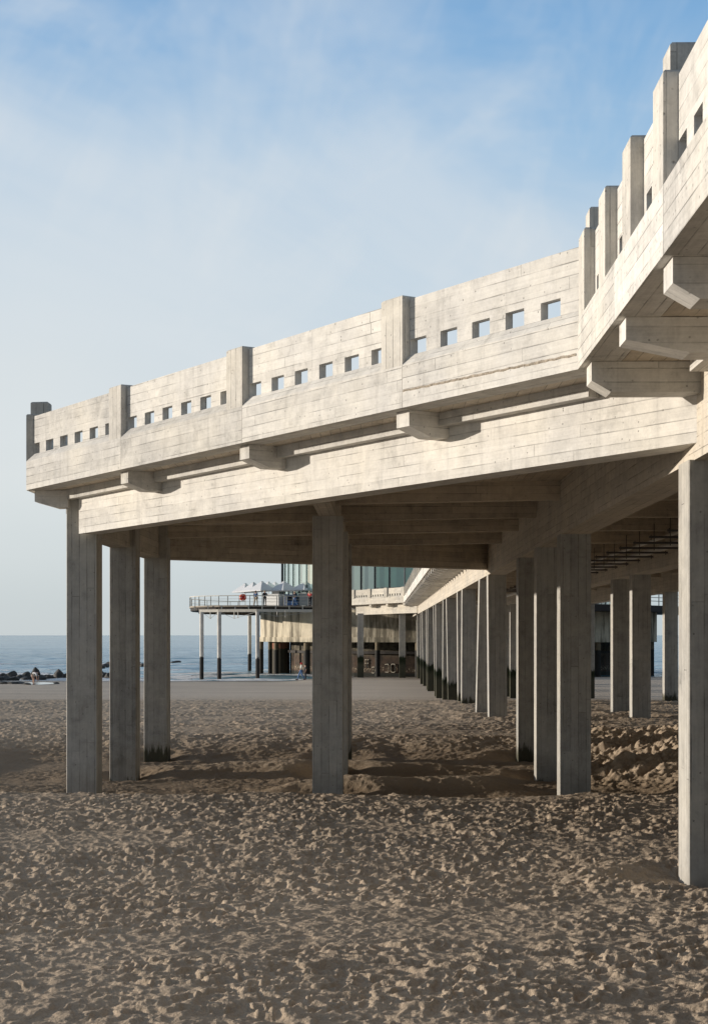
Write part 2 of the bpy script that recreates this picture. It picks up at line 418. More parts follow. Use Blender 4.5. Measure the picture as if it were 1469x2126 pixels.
    b.put(bs.inputs['Roughness'], b.mapr(shore, 0, 1, 0.95, 0.25))
    bs.inputs['Specular IOR Level'].default_value = 0.15
    hb = b.math('ADD', b.math('ADD', b.math('MULTIPLY', n3, 0.35), n2), b.math('MULTIPLY', b.noise(pos, 22.0, 4.0, 0.7), 0.7))
    b.put(bs.inputs['Normal'], b.bump(hb, 0.9, 0.03))
    me.materials.append(m)
    o = bpy.data.objects.new('sand', me); COL.objects.link(o)
    tag(o, 'trampled brown beach sand with footprints sloping down to the sea', kind='structure')
    return o
make_sand()
def gz(x, y):
    return float(ground(np.array([x], float), np.array([y], float))[0][0])

# ------------------------------------------------------------------ sea
SEA = EYE - 500 * U
def make_sea():
    rows = np.concatenate([np.arange(133 * KY, 240, 0.45), np.geomspace(240, 700, 260), np.geomspace(710, 45000, 60)])
    cols = np.concatenate([np.linspace(-3, -0.34, 40), np.arange(-0.33, 0.33, 0.0028), np.linspace(0.34, 3, 40)])
    nr, nc = len(rows), len(cols)
    Y = np.repeat(rows[:, None], nc, 1); X = cols[None, :] * Y
    fade = sstep(900, 250, Y)
    sw = np.sin(Y / 9.0 * 2 * math.pi / 1.6 + 2.2 * fbm(X * 0.02, Y * 0.02, 2, 4)) * (0.5 + 0.5 * fbm(X * 0.03, Y * 0.012, 2, 8))
    near = sstep(260, 150, Y)
    z = SEA + fade * (0.17 * fbm(X * 0.10, Y * 0.26, 4, 2, 0.6) + 0.10 * sw) + near * 0.16 * np.maximum(sw, 0) ** 2
    z = z - 0.12 * sstep(150 * KY, 138 * KY, Y)
    me = bpy.data.meshes.new('sea'); nv = nr * nc
    co = np.stack([X.ravel(), Y.ravel(), z.ravel()], 1).astype(np.float32)
    idx = np.arange(nv).reshape(nr, nc)
    q = np.stack([idx[:-1, :-1], idx[:-1, 1:], idx[1:, 1:], idx[1:, :-1]], -1).reshape(-1, 4)
    me.vertices.add(nv); me.vertices.foreach_set('co', co.ravel())
    me.loops.add(q.size); me.loops.foreach_set('vertex_index', q.ravel().astype(np.int32))
    me.polygons.add(len(q)); me.polygons.foreach_set('loop_start', np.arange(0, q.size, 4, dtype=np.int32))
    me.polygons.foreach_set('loop_total', np.full(len(q), 4, dtype=np.int32))
    me.polygons.foreach_set('use_smooth', np.ones(len(q), dtype=bool)); me.update(); me.validate()
    m, nt, bs = new_mat('sea_water'); b = NB(nt)
    pos = b.n('ShaderNodeNewGeometry').outputs['Position']; x, y, zz = b.xyz(pos); y = b.math('DIVIDE', y, KY)
    v1 = b.comb(b.math('MULTIPLY', x, 0.30), y, zz)
    n1 = b.noise(v1, 0.35, 5.0, 0.62); n2 = b.noise(v1, 0.035, 4.0, 0.6); n3 = b.noise(b.comb(b.math('MULTIPLY', x, 0.2), y, zz), 1.6, 3.0, 0.6)
    c = b.mix(b.mapr(b.math('ADD', b.math('MULTIPLY', n2, 0.5), b.math('MULTIPLY', n1, 0.5)), 0.40, 0.60), (0.12, 0.27, 0.34), (0.36, 0.53, 0.60))
    # breaking water near the beach: bands that follow the shore
    wob = b.math('MULTIPLY', b.math('SUBTRACT', b.noise(b.comb(b.math('MULTIPLY', x, 0.05), b.math('MULTIPLY', y, 0.02), 0.0), 1.0, 3.0), 0.5), 22.0)
    ys = b.math('ADD', y, wob)
    def band(c0, w): return b.math('SUBTRACT', 1.0, b.mapr(b.math('ABSOLUTE', b.math('SUBTRACT', ys, c0)), 0.0, w))
    fm = b.math('MULTIPLY', band(148.0, 6.0), 1.25)
    for c0, w_, k_ in ((157, 3.2, .86), (171, 3.6, .80), (192, 4.5, .72), (222, 5.0, .62)):
        fm = b.math('MAXIMUM', fm, b.math('MULTIPLY', band(c0, w_), k_))
    ft = b.noise(b.comb(b.math('MULTIPLY', x, 0.55), y, zz), 0.55, 6.0, 0.72)
    foam = b.mapr(b.math('ADD', fm, b.math('MULTIPLY', ft, 1.25)), 0.98, 1.12)
    c = b.mix(foam, c, (0.95, 0.95, 0.94))
    b.put(bs.inputs['Base Color'], c)
    b.put(bs.inputs['Roughness'], b.mapr(foam, 0, 1, 0.22, 0.9))
    bs.inputs['IOR'].default_value = 1.33; bs.inputs['Specular IOR Level'].default_value = 0.32
    far = b.mapr(y, 150, 1500, 1.0, 0.25)
    h = b.math('ADD', b.math('MULTIPLY', b.math('ADD', n1, b.math('MULTIPLY', n3, 0.25)), far), b.math('MULTIPLY', foam, b.math('MULTIPLY', b.noise(pos, 1.3, 5.0, 0.7), 1.6)))
    b.put(bs.inputs['Normal'], b.bump(h, 0.8, 0.6))
    me.materials.append(m)
    o = bpy.data.objects.new('sea', me); COL.objects.link(o)
    tag(o, 'grey blue sea with small breaking waves', kind='structure')
make_sea()

# ------------------------------------------------------------------ pier geometry
PX0 = 3.60; LINES = (3.60, 8.40, 13.20); CW = 0.61; CD = 0.62
def Yd(d): return d * F * U
FX = 2.30                     # outer face of the pier edge beam
P1 = wpt(1201, .588); P1 = (FX, P1[1]); P2 = wpt(54.5, 1.006)
P3 = (P2[0], 37.4 * KY); P4 = (FX, 47.2 * KY)
ROW1, ROW2, ROW3 = Yd(1.012), Yd(1.165), Yd(1.318)
ROWA, ROWB = Yd(1.69), Yd(1.83)

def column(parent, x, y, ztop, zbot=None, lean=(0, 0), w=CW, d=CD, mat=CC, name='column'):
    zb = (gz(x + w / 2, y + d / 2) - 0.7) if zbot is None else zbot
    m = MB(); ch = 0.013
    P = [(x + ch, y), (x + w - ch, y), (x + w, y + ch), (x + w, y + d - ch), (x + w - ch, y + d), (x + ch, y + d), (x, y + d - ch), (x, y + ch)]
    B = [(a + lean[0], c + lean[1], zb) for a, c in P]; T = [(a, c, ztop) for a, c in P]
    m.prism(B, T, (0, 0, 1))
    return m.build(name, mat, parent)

class Edge:
    """an edge line of the deck from A to B in plan; 'inn' is the inward normal"""
    def __init__(s, A, B, inn):
        s.A = Vector(A); s.B = Vector(B); s.L = (s.B - s.A).length; s.t = (s.B - s.A) / s.L; s.inn = Vector(inn).normalized()
    def p(s, a, off, L):
        q = s.A + s.t * a + s.inn * off
        return (q.x, q.y, zl(L, q.x))
    def prism(s, m, a0, a1, prof, m0=0.0, m1=0.0):
        """profile list of (offset, level); m0/m1: mitre slopes (shift of the end along the edge per offset)"""
        m.prism([s.p(a0 + m0 * o, o, L) for o, L in prof], [s.p(a1 + m1 * o, o, L) for o, L in prof])

FT, BV, PT, PO = 385.0, 400.0, 479.0, 484.0
INS, THK = 13 * U, 12.6 * U
FPROF = [(0, 325), (0, FT), (INS, BV), (INS + THK, BV), (INS + THK, 372), (0.42, 372), (0.42, 325)]
def fascia(parent, e, a0, a1, m0=0, m1=0, mat=CB):
    m = MB(); e.prism(m, a0, a1, FPROF, m0, m1); return m.build('edge_beam', mat, parent)
def parapet(parent, e, a0, a1, holes, m0=0, m1=0, mat=CB):
    """holes: list of (start, end) along the edge"""
    m = MB()
    ub = sorted(set([a0, a1] + [h for p in holes for h in p if a0 < h < a1]))
    vb = [BV, BV + 22, PT]
    def solid(i, j):
        if not (0 <= i < len(ub) - 1 and 0 <= j < 2): return False
        if j == 1: return True
        c = (ub[i] + ub[i + 1]) / 2
        return not any(h0 < c < h1 for h0, h1 in holes)
    def P(i, j, off):
        a = ub[i]
        if i == 0: a += m0 * off
        if i == len(ub) - 1: a += m1 * off
        return e.p(a, off, vb[j])
    o0, o1 = INS, INS + THK
    g = (e.t.x, e.t.y, 0)
    for i in range(len(ub) - 1):
        for j in range(2):
            if not solid(i, j): continue
            m.face([P(i, j, o0), P(i + 1, j, o0), P(i + 1, j + 1, o0), P(i, j + 1, o0)], g)
            m.face([P(i, j, o1), P(i, j + 1, o1), P(i + 1, j + 1, o1), P(i + 1, j, o1)], g)
            if not solid(i - 1, j): m.face([P(i, j, o0), P(i, j + 1, o0), P(i, j + 1, o1), P(i, j, o1)], g)
            if not solid(i + 1, j): m.face([P(i + 1, j, o0), P(i + 1, j, o1), P(i + 1, j + 1, o1), P(i + 1, j + 1, o0)], g)
            if not solid(i, j - 1) and j == 1: m.face([P(i, j, o0), P(i, j, o1), P(i + 1, j, o1), P(i + 1, j, o0)], g)
            if not solid(i, j + 1): m.face([P(i, j + 1, o0), P(i + 1, j + 1, o0), P(i + 1, j + 1, o1), P(i, j + 1, o1)], g)
    return m.build('parapet', mat, parent)
def post(parent, e, a0, a1, cap=False, mat=CP):
    m = MB(); o1 = INS + THK + 0.02; c = 0.018
    def ring(L, k): return [e.p(a0 + k, k, L), e.p(a1 - k, k, L), e.p(a1 - k, o1 - k, L), e.p(a0 + k, o1 - k, L)]
    lo = [e.p(a0, 0, FT + .05), e.p(a1, 0, FT + .05), e.p(a1, o1, FT + .05), e.p(a0, o1, FT + .05)]
    R = [lo, ring(PO - 2.2, 0), ring(PO, c)]
    for A, B in zip(R, R[1:]):
        for i in range(4): m.face([A[i], A[(i + 1) % 4], B[(i + 1) % 4], B[i]], (0, 0, 1))
    m.face(list(reversed(R[0])), (0, 0, 1)); m.face(R[-1], (1, 0, 0))
    o = m.build('post', mat, parent)
    if cap:
        m = MB(); k0 = 0.07
        def r2(L, k): return [e.p(a0 + k, k, L), e.p(a1 - k, k, L), e.p(a1 - k, 0.42 - k + 0.07, L), e.p(a0 + k, 0.42 - k + 0.07, L)]
        R = [r2(PO - 3, k0), r2(508, k0), r2(510.5, k0 + .02)]
        for A, B in zip(R, R[1:]):
            for i in range(4): m.face([A[i], A[(i + 1) % 4], B[(i + 1) % 4], B[i]], (0, 0, 1))
        m.face(list(reversed(R[0])), (1, 0, 0)); m.face(R[-1], (1, 0, 0))
        m.build('cap', mat, o)
    return o
def bracket(parent, e, a, width, reach, end_off, cham, mat=CB):
    """cantilever bracket at edge position a (centre); from girder (offset reach) out to end_off"""
    m = MB()
    prof = [(end_off, 324.6), (end_off, 302), (end_off + cham, 288.5), (reach, 288.5), (reach, 324.6)]
    m.prism([e.p(a - width / 2, o, L) for o, L in prof], [e.p(a + width / 2, o, L) for o, L in prof], (e.inn.x, e.inn.y, 0))
    return m.build('bracket', mat, parent)
def strip(parent, e, a0, a1, o0, o1, L0, L1, name, mat=CB, m0=0, m1=0):
    m = MB(); e.prism(m, a0, a1, [(o0, L0), (o0, L1), (o1, L1), (o1, L0)], m0, m1); return m.build(name, mat, parent)
def holes_between(a0, a1, pitch=0.603, w=0.325, lead=0.21):
    h = []; a = a0 + lead
    while a < a1 - 0.05:
        h.append((a, min(a + w, a1))); a += pitch
    return h

def deck_slab(parent, poly, name='deck_slab', L0=325.4, L1=371, slope=True):
    m = MB()
    A = [(x, y, zl(L0, x if slope else 99)) for x, y in poly]; B = [(x, y, zl(L1, x if slope else 99)) for x, y in poly]
    m.prism(A, B, (0, 1, 0)); return m.build(name, CU, parent)
def ybeam(parent, x0, x1, y0, y1, L0, L1, name, mat=CG, slope=True):
    m = MB()
    z = lambda L, x: zl(L, x) if slope else zl(L)
    pr = [(x0, z(L0, x0)), (x1, z(L0, x1)), (x1, z(L1, x1)), (x0, z(L1, x0))]
    m.prism([(x, y0, q) for x, q in pr], [(x, y1, q) for x, q in pr], (0, 1, 0)); return m.build(name, mat, parent)
def xbeam(parent, x0, x1, y, w, L0, L1, name='joist', mat=CU):
    m = MB()
    m.prism([(x0, yy, zl(L, x0)) for yy, L in ((y, L0), (y + w, L0), (y + w, L1), (y, L1))],
            [(x1, yy, zl(L, x1)) for yy, L in ((y, L0), (y + w, L0), (y + w, L1), (y, L1))], (1, 0, 0)); return m.build(name, mat, parent)

# ---- near viewing bay -------------------------------------------------------
bay = thing('viewing_platform', 'large angled concrete viewing bay in front, cantilevered from the pier on three rows of columns', 'viewing platform', (-1.5, 32, 0))
t12 = (Vector(P1) - Vector(P2)).normalized()
E12 = Edge(P2, P1, (-t12.y * -1, t12.x * -1) if False else (0.774, 0.634))
E12.inn = Vector((-t12.y, t12.x)); E12.inn = E12.inn if E12.inn.y > 0 else -E12.inn
E23 = Edge(P3, P2, (1, 0))
t34 = (Vector(P4) - Vector(P3)).normalized(); inn34 = Vector((t34.y, -t34.x)); inn34 = inn34 if inn34.y < 0 else -inn34
E34 = Edge(P4, P3, inn34)
BAYL = E12.L / 3.82
def mitre(eA, eB):
    """shift along eA per unit offset at the joint where eA ends and eB starts"""
    # intersection of offset lines at offset 1
    from mathutils.geometry import intersect_line_line_2d
    a = eA.B + eA.inn; d1 = eA.t; c = eB.A + eB.inn; d2 = eB.t
    det = d1.x * (-d2.y) + d2.x * d1.y
    r = c - a
    return (r.x * (-d2.y) + d2.x * r.y) / det
EP = Edge((FX, 132.0 * KY), (FX, P4[1]), (1, 0))       # pier edge beyond the bay
EN = Edge(P1, (FX, -28.0), (1, 0))                # pier edge from the bay toward and past the camera
m23_12 = mitre(E23, E12); m12_n = mitre(E12, EN); m34_23 = mitre(E34, E23)
PW = 0.47
# slanted front: four bays of edge beam and parapet
cuts = [0, BAYL * 1, BAYL * 2, BAYL * 3, E12.L]
for k in range(4):
    a0, a1 = cuts[k] + (0.004 if k else 0), cuts[k + 1] - (0.004 if k < 3 else 0)
    M0 = m23_12 if k == 0 else 0; M1 = m12_n if k == 3 else 0
    M0 = -m23_12 if k == 0 else 0
    fascia(bay, E12, a0, a1, -M0 * -1 if False else (-m23_12 if k == 0 else 0), M1)
    base = cuts[k]
    hs = [(base + BAYL * (0.004 + 0.157 * q), base + BAYL * (0.004 + 0.157 * q + 0.084)) for q in range(6)]
    hs = [h for h in hs if h[0] < cuts[k + 1] - (0.3 if k == 3 else 0.05)]
    hs = [(h0, min(h1, a1 - 0.02)) for h0, h1 in hs]
    parapet(bay, E12, a0, a1, hs, -m23_12 if k == 0 else 0, M1)
post(bay, E12, -0.02, 0.0 + 0.012, True) if False else None
for k in (1, 2, 3):
    post(bay, E12, cuts[k] - PW, cuts[k])
def rough_seam():
    m = MB(); n = 260; a0, a1 = cuts[3] + 0.02, cuts[4] - 0.03; rr = random.Random(5)
    def hgt(i): return 348.5 - 5.0 * i / n + 1.1 * mnoise.noise(Vector((i * .11, 0, 3)))
    rowsn = 5; G = []
    for i in range(n + 1):
        a = a0 + (a1 - a0) * i / n; wd = (3.0 + 2.6 * (0.5 + 0.5 * mnoise.noise(Vector((i * .05, 9, 1)))))
        col_ = []
        for j in range(rowsn + 1):
            v = j / rowsn; bulge = math.sin(math.pi * v); o = 0.004 - bulge * (0.010 + 0.016 * abs(mnoise.noise(Vector((i * .45, j * 1.7, 7)))) )
            col_.append(E12.p(a, o, hgt(i) + (v - .5) * wd))
        G.append(col_)
    for i in range(n):
        for j in range(rowsn): m.face([G[i][j], G[i + 1][j], G[i + 1][j + 1], G[i][j + 1]], (E12.t.x, E12.t.y, 0))
    o = m.build('rough_seam', simple('honeycombed_concrete', (0.36, 0.31, 0.25), 0.95, var=0.45, scale=18, bump=0.9), bay)
    o['label'] = 'crumbly brown honeycombed seam in the edge beam'
rough_seam()
# corner post stands on the left edge, its side showing past the front
post(bay, E23, E23.L - PW, E23.L - 0.0, True)
# left and far edges
for e, (ma, mb) in ((E23, (-m34_23, m23_12)), (E34, (0, m34_23))):
    nb = max(1, round(e.L / BAYL)); bl = e.L / nb
    for k in range(nb):
        a0, a1 = k * bl, (k + 1) * bl
        fascia(bay, e, a0, a1, ma if k == 0 else 0, mb if k == nb - 1 else 0)
        parapet(bay, e, a0, a1, holes_between(a0, a1 - PW), ma if k == 0 else 0, mb if k == nb - 1 else 0)
        if not (e is E23 and k == nb - 1): post(bay, e, a1 - PW, a1)
# deck
inset = 0.41
deck_slab(bay, [E12.p(-m23_12 * inset, inset, 0)[:2], E12.p(E12.L + m12_n * inset, inset, 0)[:2], (PX0 + .3, E12.p(E12.L, 0, 0)[1]), (PX0 + .3, P4[1]), E34.p(0, inset, 0)[:2], E34.p(E34.L + m34_23 * inset, inset, 0)[:2]])
# slanted girders
GO = 93 * U
gs = wpt(167, 1745 / 1729.0)
a_g0 = (Vector(gs) - E12.A).dot(E12.t)
a_g1 = E12.L + m12_n * GO + 0.75
def girder_on(e, a0, a1, off, w, L0, L1=326, name='girder'):
    return strip(bay, e, a0, a1, off, off + w, L0, L1, name)
girder_on(E12, a_g0, E12.L + 1.62, GO, 0.46, 232)
strip(bay, E12, a_g0 - 0.25, E12.L - 0.55, GO - 19 * U, GO - 0.002, 305.5, 325.2, 'ledge')
for k in range(0, 4):
    a = cuts[k] - PW / 2 if k else 0.28
    bracket(bay, E12, a, 0.28, GO + 0.01, 20 * U, 0.38) if k else None
# left-edge beam along the outer columns, mid spine beam and joists
XL = wpt(135.6, 1.012)[0]; XM = wpt(648, 1.012)[0]
ybeam(bay, XL + 0.09, XL + 0.52, ROW1 + 0.05, ROW3 + 0.9, 232, 326, 'girder')
ybeam(bay, XM + 0.13, XM + 0.46, ROW1 - 3.0, ROW3 + 4.5, 259, 326, 'girder')
e_far = E34
strip(bay, E34, -0.95, E34.L - 0.25, GO, GO + 0.46, 232, 326, 'girder', CU)
bracket(bay, E23, E23.L - 0.33, 0.42, 0.80, 0.14, 0.42)
for q in (3.4, 6.8): bracket(bay, E23, E23.L - q, 0.42, 0.85, 0.14, 0.4)
for q in range(1, 4): bracket(bay, E34, E34.L * q / 3.8, 0.28, GO + .01, 20 * U, 0.38)
for yj in (ROW1 + 0.15, ROW2 + 0.15, ROW3 + 0.1, Yd(1.5)):
    x0 = XL + 0.5
    if yj > ROW3 + 2: x0 = P3[0] + (yj - P3[1]) * (P4[0] - P3[0]) / (P4[1] - P3[1]) + 1.2
    xbeam(bay, x0, PX0 + 0.02, yj, 0.30, 287, 326)
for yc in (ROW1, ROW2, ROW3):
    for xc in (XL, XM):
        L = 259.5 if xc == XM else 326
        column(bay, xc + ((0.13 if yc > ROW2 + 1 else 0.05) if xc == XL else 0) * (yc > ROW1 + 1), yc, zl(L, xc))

# ---- the pier ---------------------------------------------------------------
pier = thing('pier', 'long straight concrete pier running out to sea on paired columns', 'pier', (8.4, 60, 0))
rows = [Yd(.586) - 0.02, ROW1, ROW2, ROW3]
for k in range(7):
    rows += [ROWA + k * 0.525 * F * U, ROWB + k * 0.525 * F * U]
rows = [r for r in rows if r < 151 * KY]
gtop = zl(212.8)
for i, y in enumerate(rows):
    for x in LINES:
        lean = (0, 0)
        if y > 45 * KY and x == LINES[0]:
            lean = ((-0.13 if i == 5 else 0.07 * ((i % 3) - 0.4)), 0)
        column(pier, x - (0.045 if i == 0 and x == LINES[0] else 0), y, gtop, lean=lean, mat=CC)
for x in LINES:
    ybeam(pier, x + 0.012, x + CW - 0.012, -28, 152 * KY, 212, 326, 'girder', slope=False)
jy = [Yd(.586) - 8.6, Yd(.586) - 4.3, Yd(.586), Yd(.8)] + [ROW1 + .15, ROW2 + .15, ROW3 + .1, Yd(1.5)] + [ROWA + k * 0.0875 * 2 * F * U for k in range(0, 18)]
for y in jy:
    if y > 132 * KY: continue
    xbeam(pier, PX0 + CW - 0.02, LINES[1] + 0.02, y, 0.30, 287, 326)
    xbeam(pier, LINES[1] + CW - 0.02, LINES[2] + 0.02, y, 0.30, 287, 326)
deck_slab(pier, [(FX + .41, -28), (14.9, -28), (14.9, 152 * KY), (FX + .41, 152 * KY), (FX + .41, P4[1] + .2), (PX0 + .32, P4[1] + .2), (PX0 + .32, P1[1] - .2), (FX + .41, P1[1] - .2)], slope=False)
# near edge (toward the camera)
yj = Yd(.499)
def an(y): return P1[1] - y
pf = [Yd(.5718), Yd(.5188), Yd(.4666), Yd(.4127)]
n_cuts = [0, an(yj), an(Yd(.4127)) , an(Yd(.4127)) + BAYL, an(Yd(.4127)) + 2 * BAYL, an(-28)]
for a0, a1 in zip(n_cuts, n_cuts[1:]):
    M0 = m12_n if a0 == 0 else 0
    # mitre at the inner corner of the bay
    fascia(pier, EN, a0 + (0.006 if a0 else 0), a1 - 0.006, -mitre(E12, EN) if a0 == 0 else 0, 0)
ppos = [(an(y) - PW, an(y)) for y in pf]
spans = [(ppos[0][1], ppos[1][0]), (ppos[1][1], ppos[2][0]), (ppos[2][1], ppos[3][0])]
hs = []
for s0, s1 in spans: hs += [(s0 + 0.14, s0 + 0.42), (s0 + 0.58, s0 + 0.86)]
hs += holes_between(ppos[3][1], ppos[3][1] + BAYL - PW, lead=0.012) + holes_between(ppos[3][1] + BAYL, ppos[3][1] + 2 * BAYL - PW, lead=0.1)
for a0, a1, m0 in ((0, ppos[3][1], -mitre(E12, EN)), (ppos[3][1] + .008, an(-28), 0)):
    parapet(pier, EN, a0, a1, [h for h in hs if a0 < h[0] < a1], m0, 0)
for k, (a0, a1) in enumerate(ppos): post(pier, EN, max(a0, 0.0), a1, k in (0, 3))
for k in (1, 2): post(pier, EN, ppos[3][1] + k * BAYL - PW, ppos[3][1] + k * BAYL)
for k, d in enumerate((.5724, .4927, .4142, .335, .256)):
    bracket(pier, EN, an(Yd(d) + 0.2), 0.41, PX0 - FX + 0.02, 9 * U, 0.62 if k == 1 else 0.22)
strip(pier, EN, 0.9, an(-28), PX0 - FX - 0.19, PX0 - FX + 0.005, 305.5, 325.2, 'ledge')
# far edge beyond the viewing bay
nb = int(round(EP.L / BAYL)); bl = EP.L / nb
for k in range(nb):
    a0, a1 = k * bl, (k + 1) * bl
    fascia(pier, EP, a0 + .004, a1 - .004)
    parapet(pier, EP, a0, a1, holes_between(a0, a1 - PW))
    post(pier, EP, a1 - PW, a1)
for k in range(int(EP.L / 2.3)):
    bracket(pier, EP, 0.6 + k * 2.3, 0.36, PX0 - FX + 0.02, 9 * U, 0.45)
strip(pier, EP, 0, EP.L, PX0 - FX - 0.19, PX0 - FX + 0.005, 305.5, 325.2, 'ledge')
# seaward-right edge
ER = Edge((14.5 + .41, -28), (14.5 + .41, 152 * KY), (-1, 0))
fascia(pier, ER, 0, ER.L); parapet(pier, ER, 0, ER.L, [])

# pipe run and hangers under the pier
pipe = thing('service_pipe', 'grey service pipe hung under the pier with dark cross bars', 'pipe', (7.2, 60, zl(240)))
m = MB(); m.bar((7.55, 18, zl(246)), (7.55, 132 * KY, zl(246)), 0.085, 12); m.build('tube', M['pipe'], pipe, smooth=False)
m = MB(); m.bar((7.2, 18, zl(262)), (7.2, 132 * KY, zl(262)), 0.04, 8); m.build('tube', M['pipe'], pipe)
y = 24.0
while y < 80:
    m = MB(); m.strut((6.1, y, zl(234)), (7.75, y, zl(234)), 0.05, 0.05)
    for xx in (6.15, 7.0, 7.7): m.bar((xx, y + .05, zl(228)), (xx, y + .05, zl(300) if xx == 7.0 else zl(240)), 0.012, 6)
    m.build('hanger', M['hang'], pipe); y += 2.6 if int(y * 10) % 2 else 2.2

# ---- second viewing bay, far out --------------------------------------------
bay2 = thing('viewing_platform', 'small distant viewing bay where the pier meets the round building', 'viewing platform', (0, 136, 0))
Q1 = (FX, 132.0 * KY); tq = Vector(t12) * -1; Q2 = (Q1[0] + tq.x * 10.5, Q1[1] + tq.y * 10.5)
EQ = Edge(Q2, Q1, E12.inn)
bq = 2.7
for k in range(3, -1, -1):
    a1 = EQ.L - k * bq; a0 = max(a1 - bq, 0) if k < 3 else 0
    fascia(bay2, EQ, a0, a1, mat=CFAR)
    parapet(bay2, EQ, a0, a1, holes_between(a0, a1 - PW, 0.40, 0.22, 0.2), mat=CFAR)
    post(bay2, EQ, a1 - PW, a1, mat=CFAR)
    if k < 3: bracket(bay2, EQ, a1 - 0.25, 0.3, GO + .01, 20 * U, .38, mat=CFAR)
mq = MB(); EQ.prism(mq, 1.5, EQ.L + 0.9, [(GO, 222), (GO, 326), (GO + .46, 326), (GO + .46, 222)]); mq.build('girder', CFAR, bay2)
deck_slab(bay2, [EQ.p(0, .41, 0)[:2], EQ.p(EQ.L, .41, 0)[:2], (PX0, 132.3 * KY), (PX0, 153 * KY), (-3.8, 155 * KY)])
for px in (741.5, 828.5):
    x, y = wpt(px, 4.95 if px < 800 else 4.88); column(bay2, x, y + .15, zl(224))

# ---- round building at the pier head -----------------------------------------
CX, CY = 8.9, 6.3 * F * U
head = thing('round_building', 'round glazed pier head building raised on a stained concrete drum', 'building', (CX, CY, SEA))
def stained(name, base, dark, zband):
    m, nt, bs = new_mat(name); b = NB(nt)
    pos = b.n('ShaderNodeNewGeometry').outputs['Position']; x, y, z = b.xyz(pos)
    v = b.comb(x, y, b.math('MULTIPLY', z, 0.12))
    st = b.noise(v, 0.9, 5.0, 0.7); st2 = b.noise(v, 2.2, 4.0, 0.7); bl = b.noise(pos, 0.8, 5.0, 0.65)
    c = b.mix(b.mapr(bl, 0.35, 0.65), base, tuple(q * 0.72 for q in base))
    c = b.mix(b.math('MULTIPLY', b.mapr(st, 0.48, 0.60), 0.92), c, dark)
    low = b.math('MULTIPLY', b.mapr(z, zband + .9, zband - .1), b.mapr(st2, 0.48, 0.60, 0, .8))
    c = b.mix(low, c, (0.045, 0.05, 0.02))
    b.put(bs.inputs['Base Color'], c); bs.inputs['Roughness'].default_value = 0.9
    b.put(bs.inputs['Normal'], b.bump(bl, 0.5, 0.05))
    return m
MT = stained('stained_tank', (0.62, 0.55, 0.42), (0.14, 0.12, 0.085), 1.75)
def arc_wall(parent, name, r0, r1, z0, z1, a0, a1, n, mat, cx=CX, cy=CY, smooth=False):
    m = MB()
    for i in range(n):
        t0, t1 = a0 + (a1 - a0) * i / n, a0 + (a1 - a0) * (i + 1) / n
        P = lambda r, t, z: (cx + r * math.cos(t), cy + r * math.sin(t), z)
        m.face([P(r1, t0, z0), P(r1, t1, z0), P(r1, t1, z1), P(r1, t0, z1)], (math.sin(t0), -math.cos(t0), 0))
        m.face([P(r0, t0, z0), P(r0, t0, z1), P(r0, t1, z1), P(r0, t1, z0)], (1, 0, 0))
        m.face([P(r0, t0, z0), P(r0, t1, z0), P(r1, t1, z0), P(r1, t0, z0)], (1, 0, 0))
        m.face([P(r0, t0, z1), P(r1, t0, z1), P(r1, t1, z1), P(r0, t1, z1)], (1, 0, 0))
    if a1 - a0 < 6.2:
        for t in (a0, a1): m.face([P(r0, t, z0), P(r1, t, z0), P(r1, t, z1), P(r0, t, z1)], (0, 0, 1))
    return m.build(name, mat, parent)
TAU = 2 * math.pi
zt0, zt1 = EYE - 82 * U, EYE + 300 * U
arc_wall(head, 'tank_wall', 0.2, 23.7, zt0, zt1, 0, TAU, 40, MT)
arc_wall(head, 'tank_rim', 23.6, 23.82, zt0, zt0 + 0.55, 0, TAU, 40, MT)
# core under the drum; the deep shade there is put into its dark colours
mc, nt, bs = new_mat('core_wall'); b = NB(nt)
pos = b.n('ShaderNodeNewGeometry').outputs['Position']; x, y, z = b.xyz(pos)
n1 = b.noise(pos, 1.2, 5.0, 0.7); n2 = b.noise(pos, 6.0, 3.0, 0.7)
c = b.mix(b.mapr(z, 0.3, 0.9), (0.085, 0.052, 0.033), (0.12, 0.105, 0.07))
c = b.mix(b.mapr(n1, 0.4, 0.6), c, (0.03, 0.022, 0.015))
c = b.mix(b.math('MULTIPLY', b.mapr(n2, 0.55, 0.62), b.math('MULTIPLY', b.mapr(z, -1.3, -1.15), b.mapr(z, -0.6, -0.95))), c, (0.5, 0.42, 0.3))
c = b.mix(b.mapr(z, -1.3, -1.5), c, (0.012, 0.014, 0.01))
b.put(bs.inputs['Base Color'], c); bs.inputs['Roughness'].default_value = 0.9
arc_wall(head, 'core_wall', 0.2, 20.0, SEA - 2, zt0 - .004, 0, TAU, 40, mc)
arc_wall(head, 'core_ledge', 19.95, 20.4, 0.75, 1.05, math.pi, TAU, 30, M['dark'])
MPILE = concrete('pile_concrete', (0.46, 0.42, 0.35), 0.4, 3.0, lines=0.2, algae=False)
def two_tone(name, top, low, zc):
    m, nt, bs = new_mat(name); b = NB(nt)
    pos = b.n('ShaderNodeNewGeometry').outputs['Position']; x, y, z = b.xyz(pos)
    n = b.noise(pos, 1.5, 4.0, 0.6)
    c = b.mix(b.mapr(n, 0.3, 0.7), top, tuple(q * 0.7 for q in top))
    lowc = b.mix(b.noise(pos, 5.0), low, tuple(q * 2.2 for q in low))
    c = b.mix(b.mapr(b.math('ADD', z, b.math('MULTIPLY', b.math('SUBTRACT', n, 0.5), 0.9)), zc + 0.05, zc - 0.05), c, lowc)
    b.put(bs.inputs['Base Color'], c); bs.inputs['Roughness'].default_value = 0.85
    return m
MP = two_tone('painted_pile', (0.66, 0.63, 0.58), (0.022, 0.019, 0.017), EYE - 260 * U)
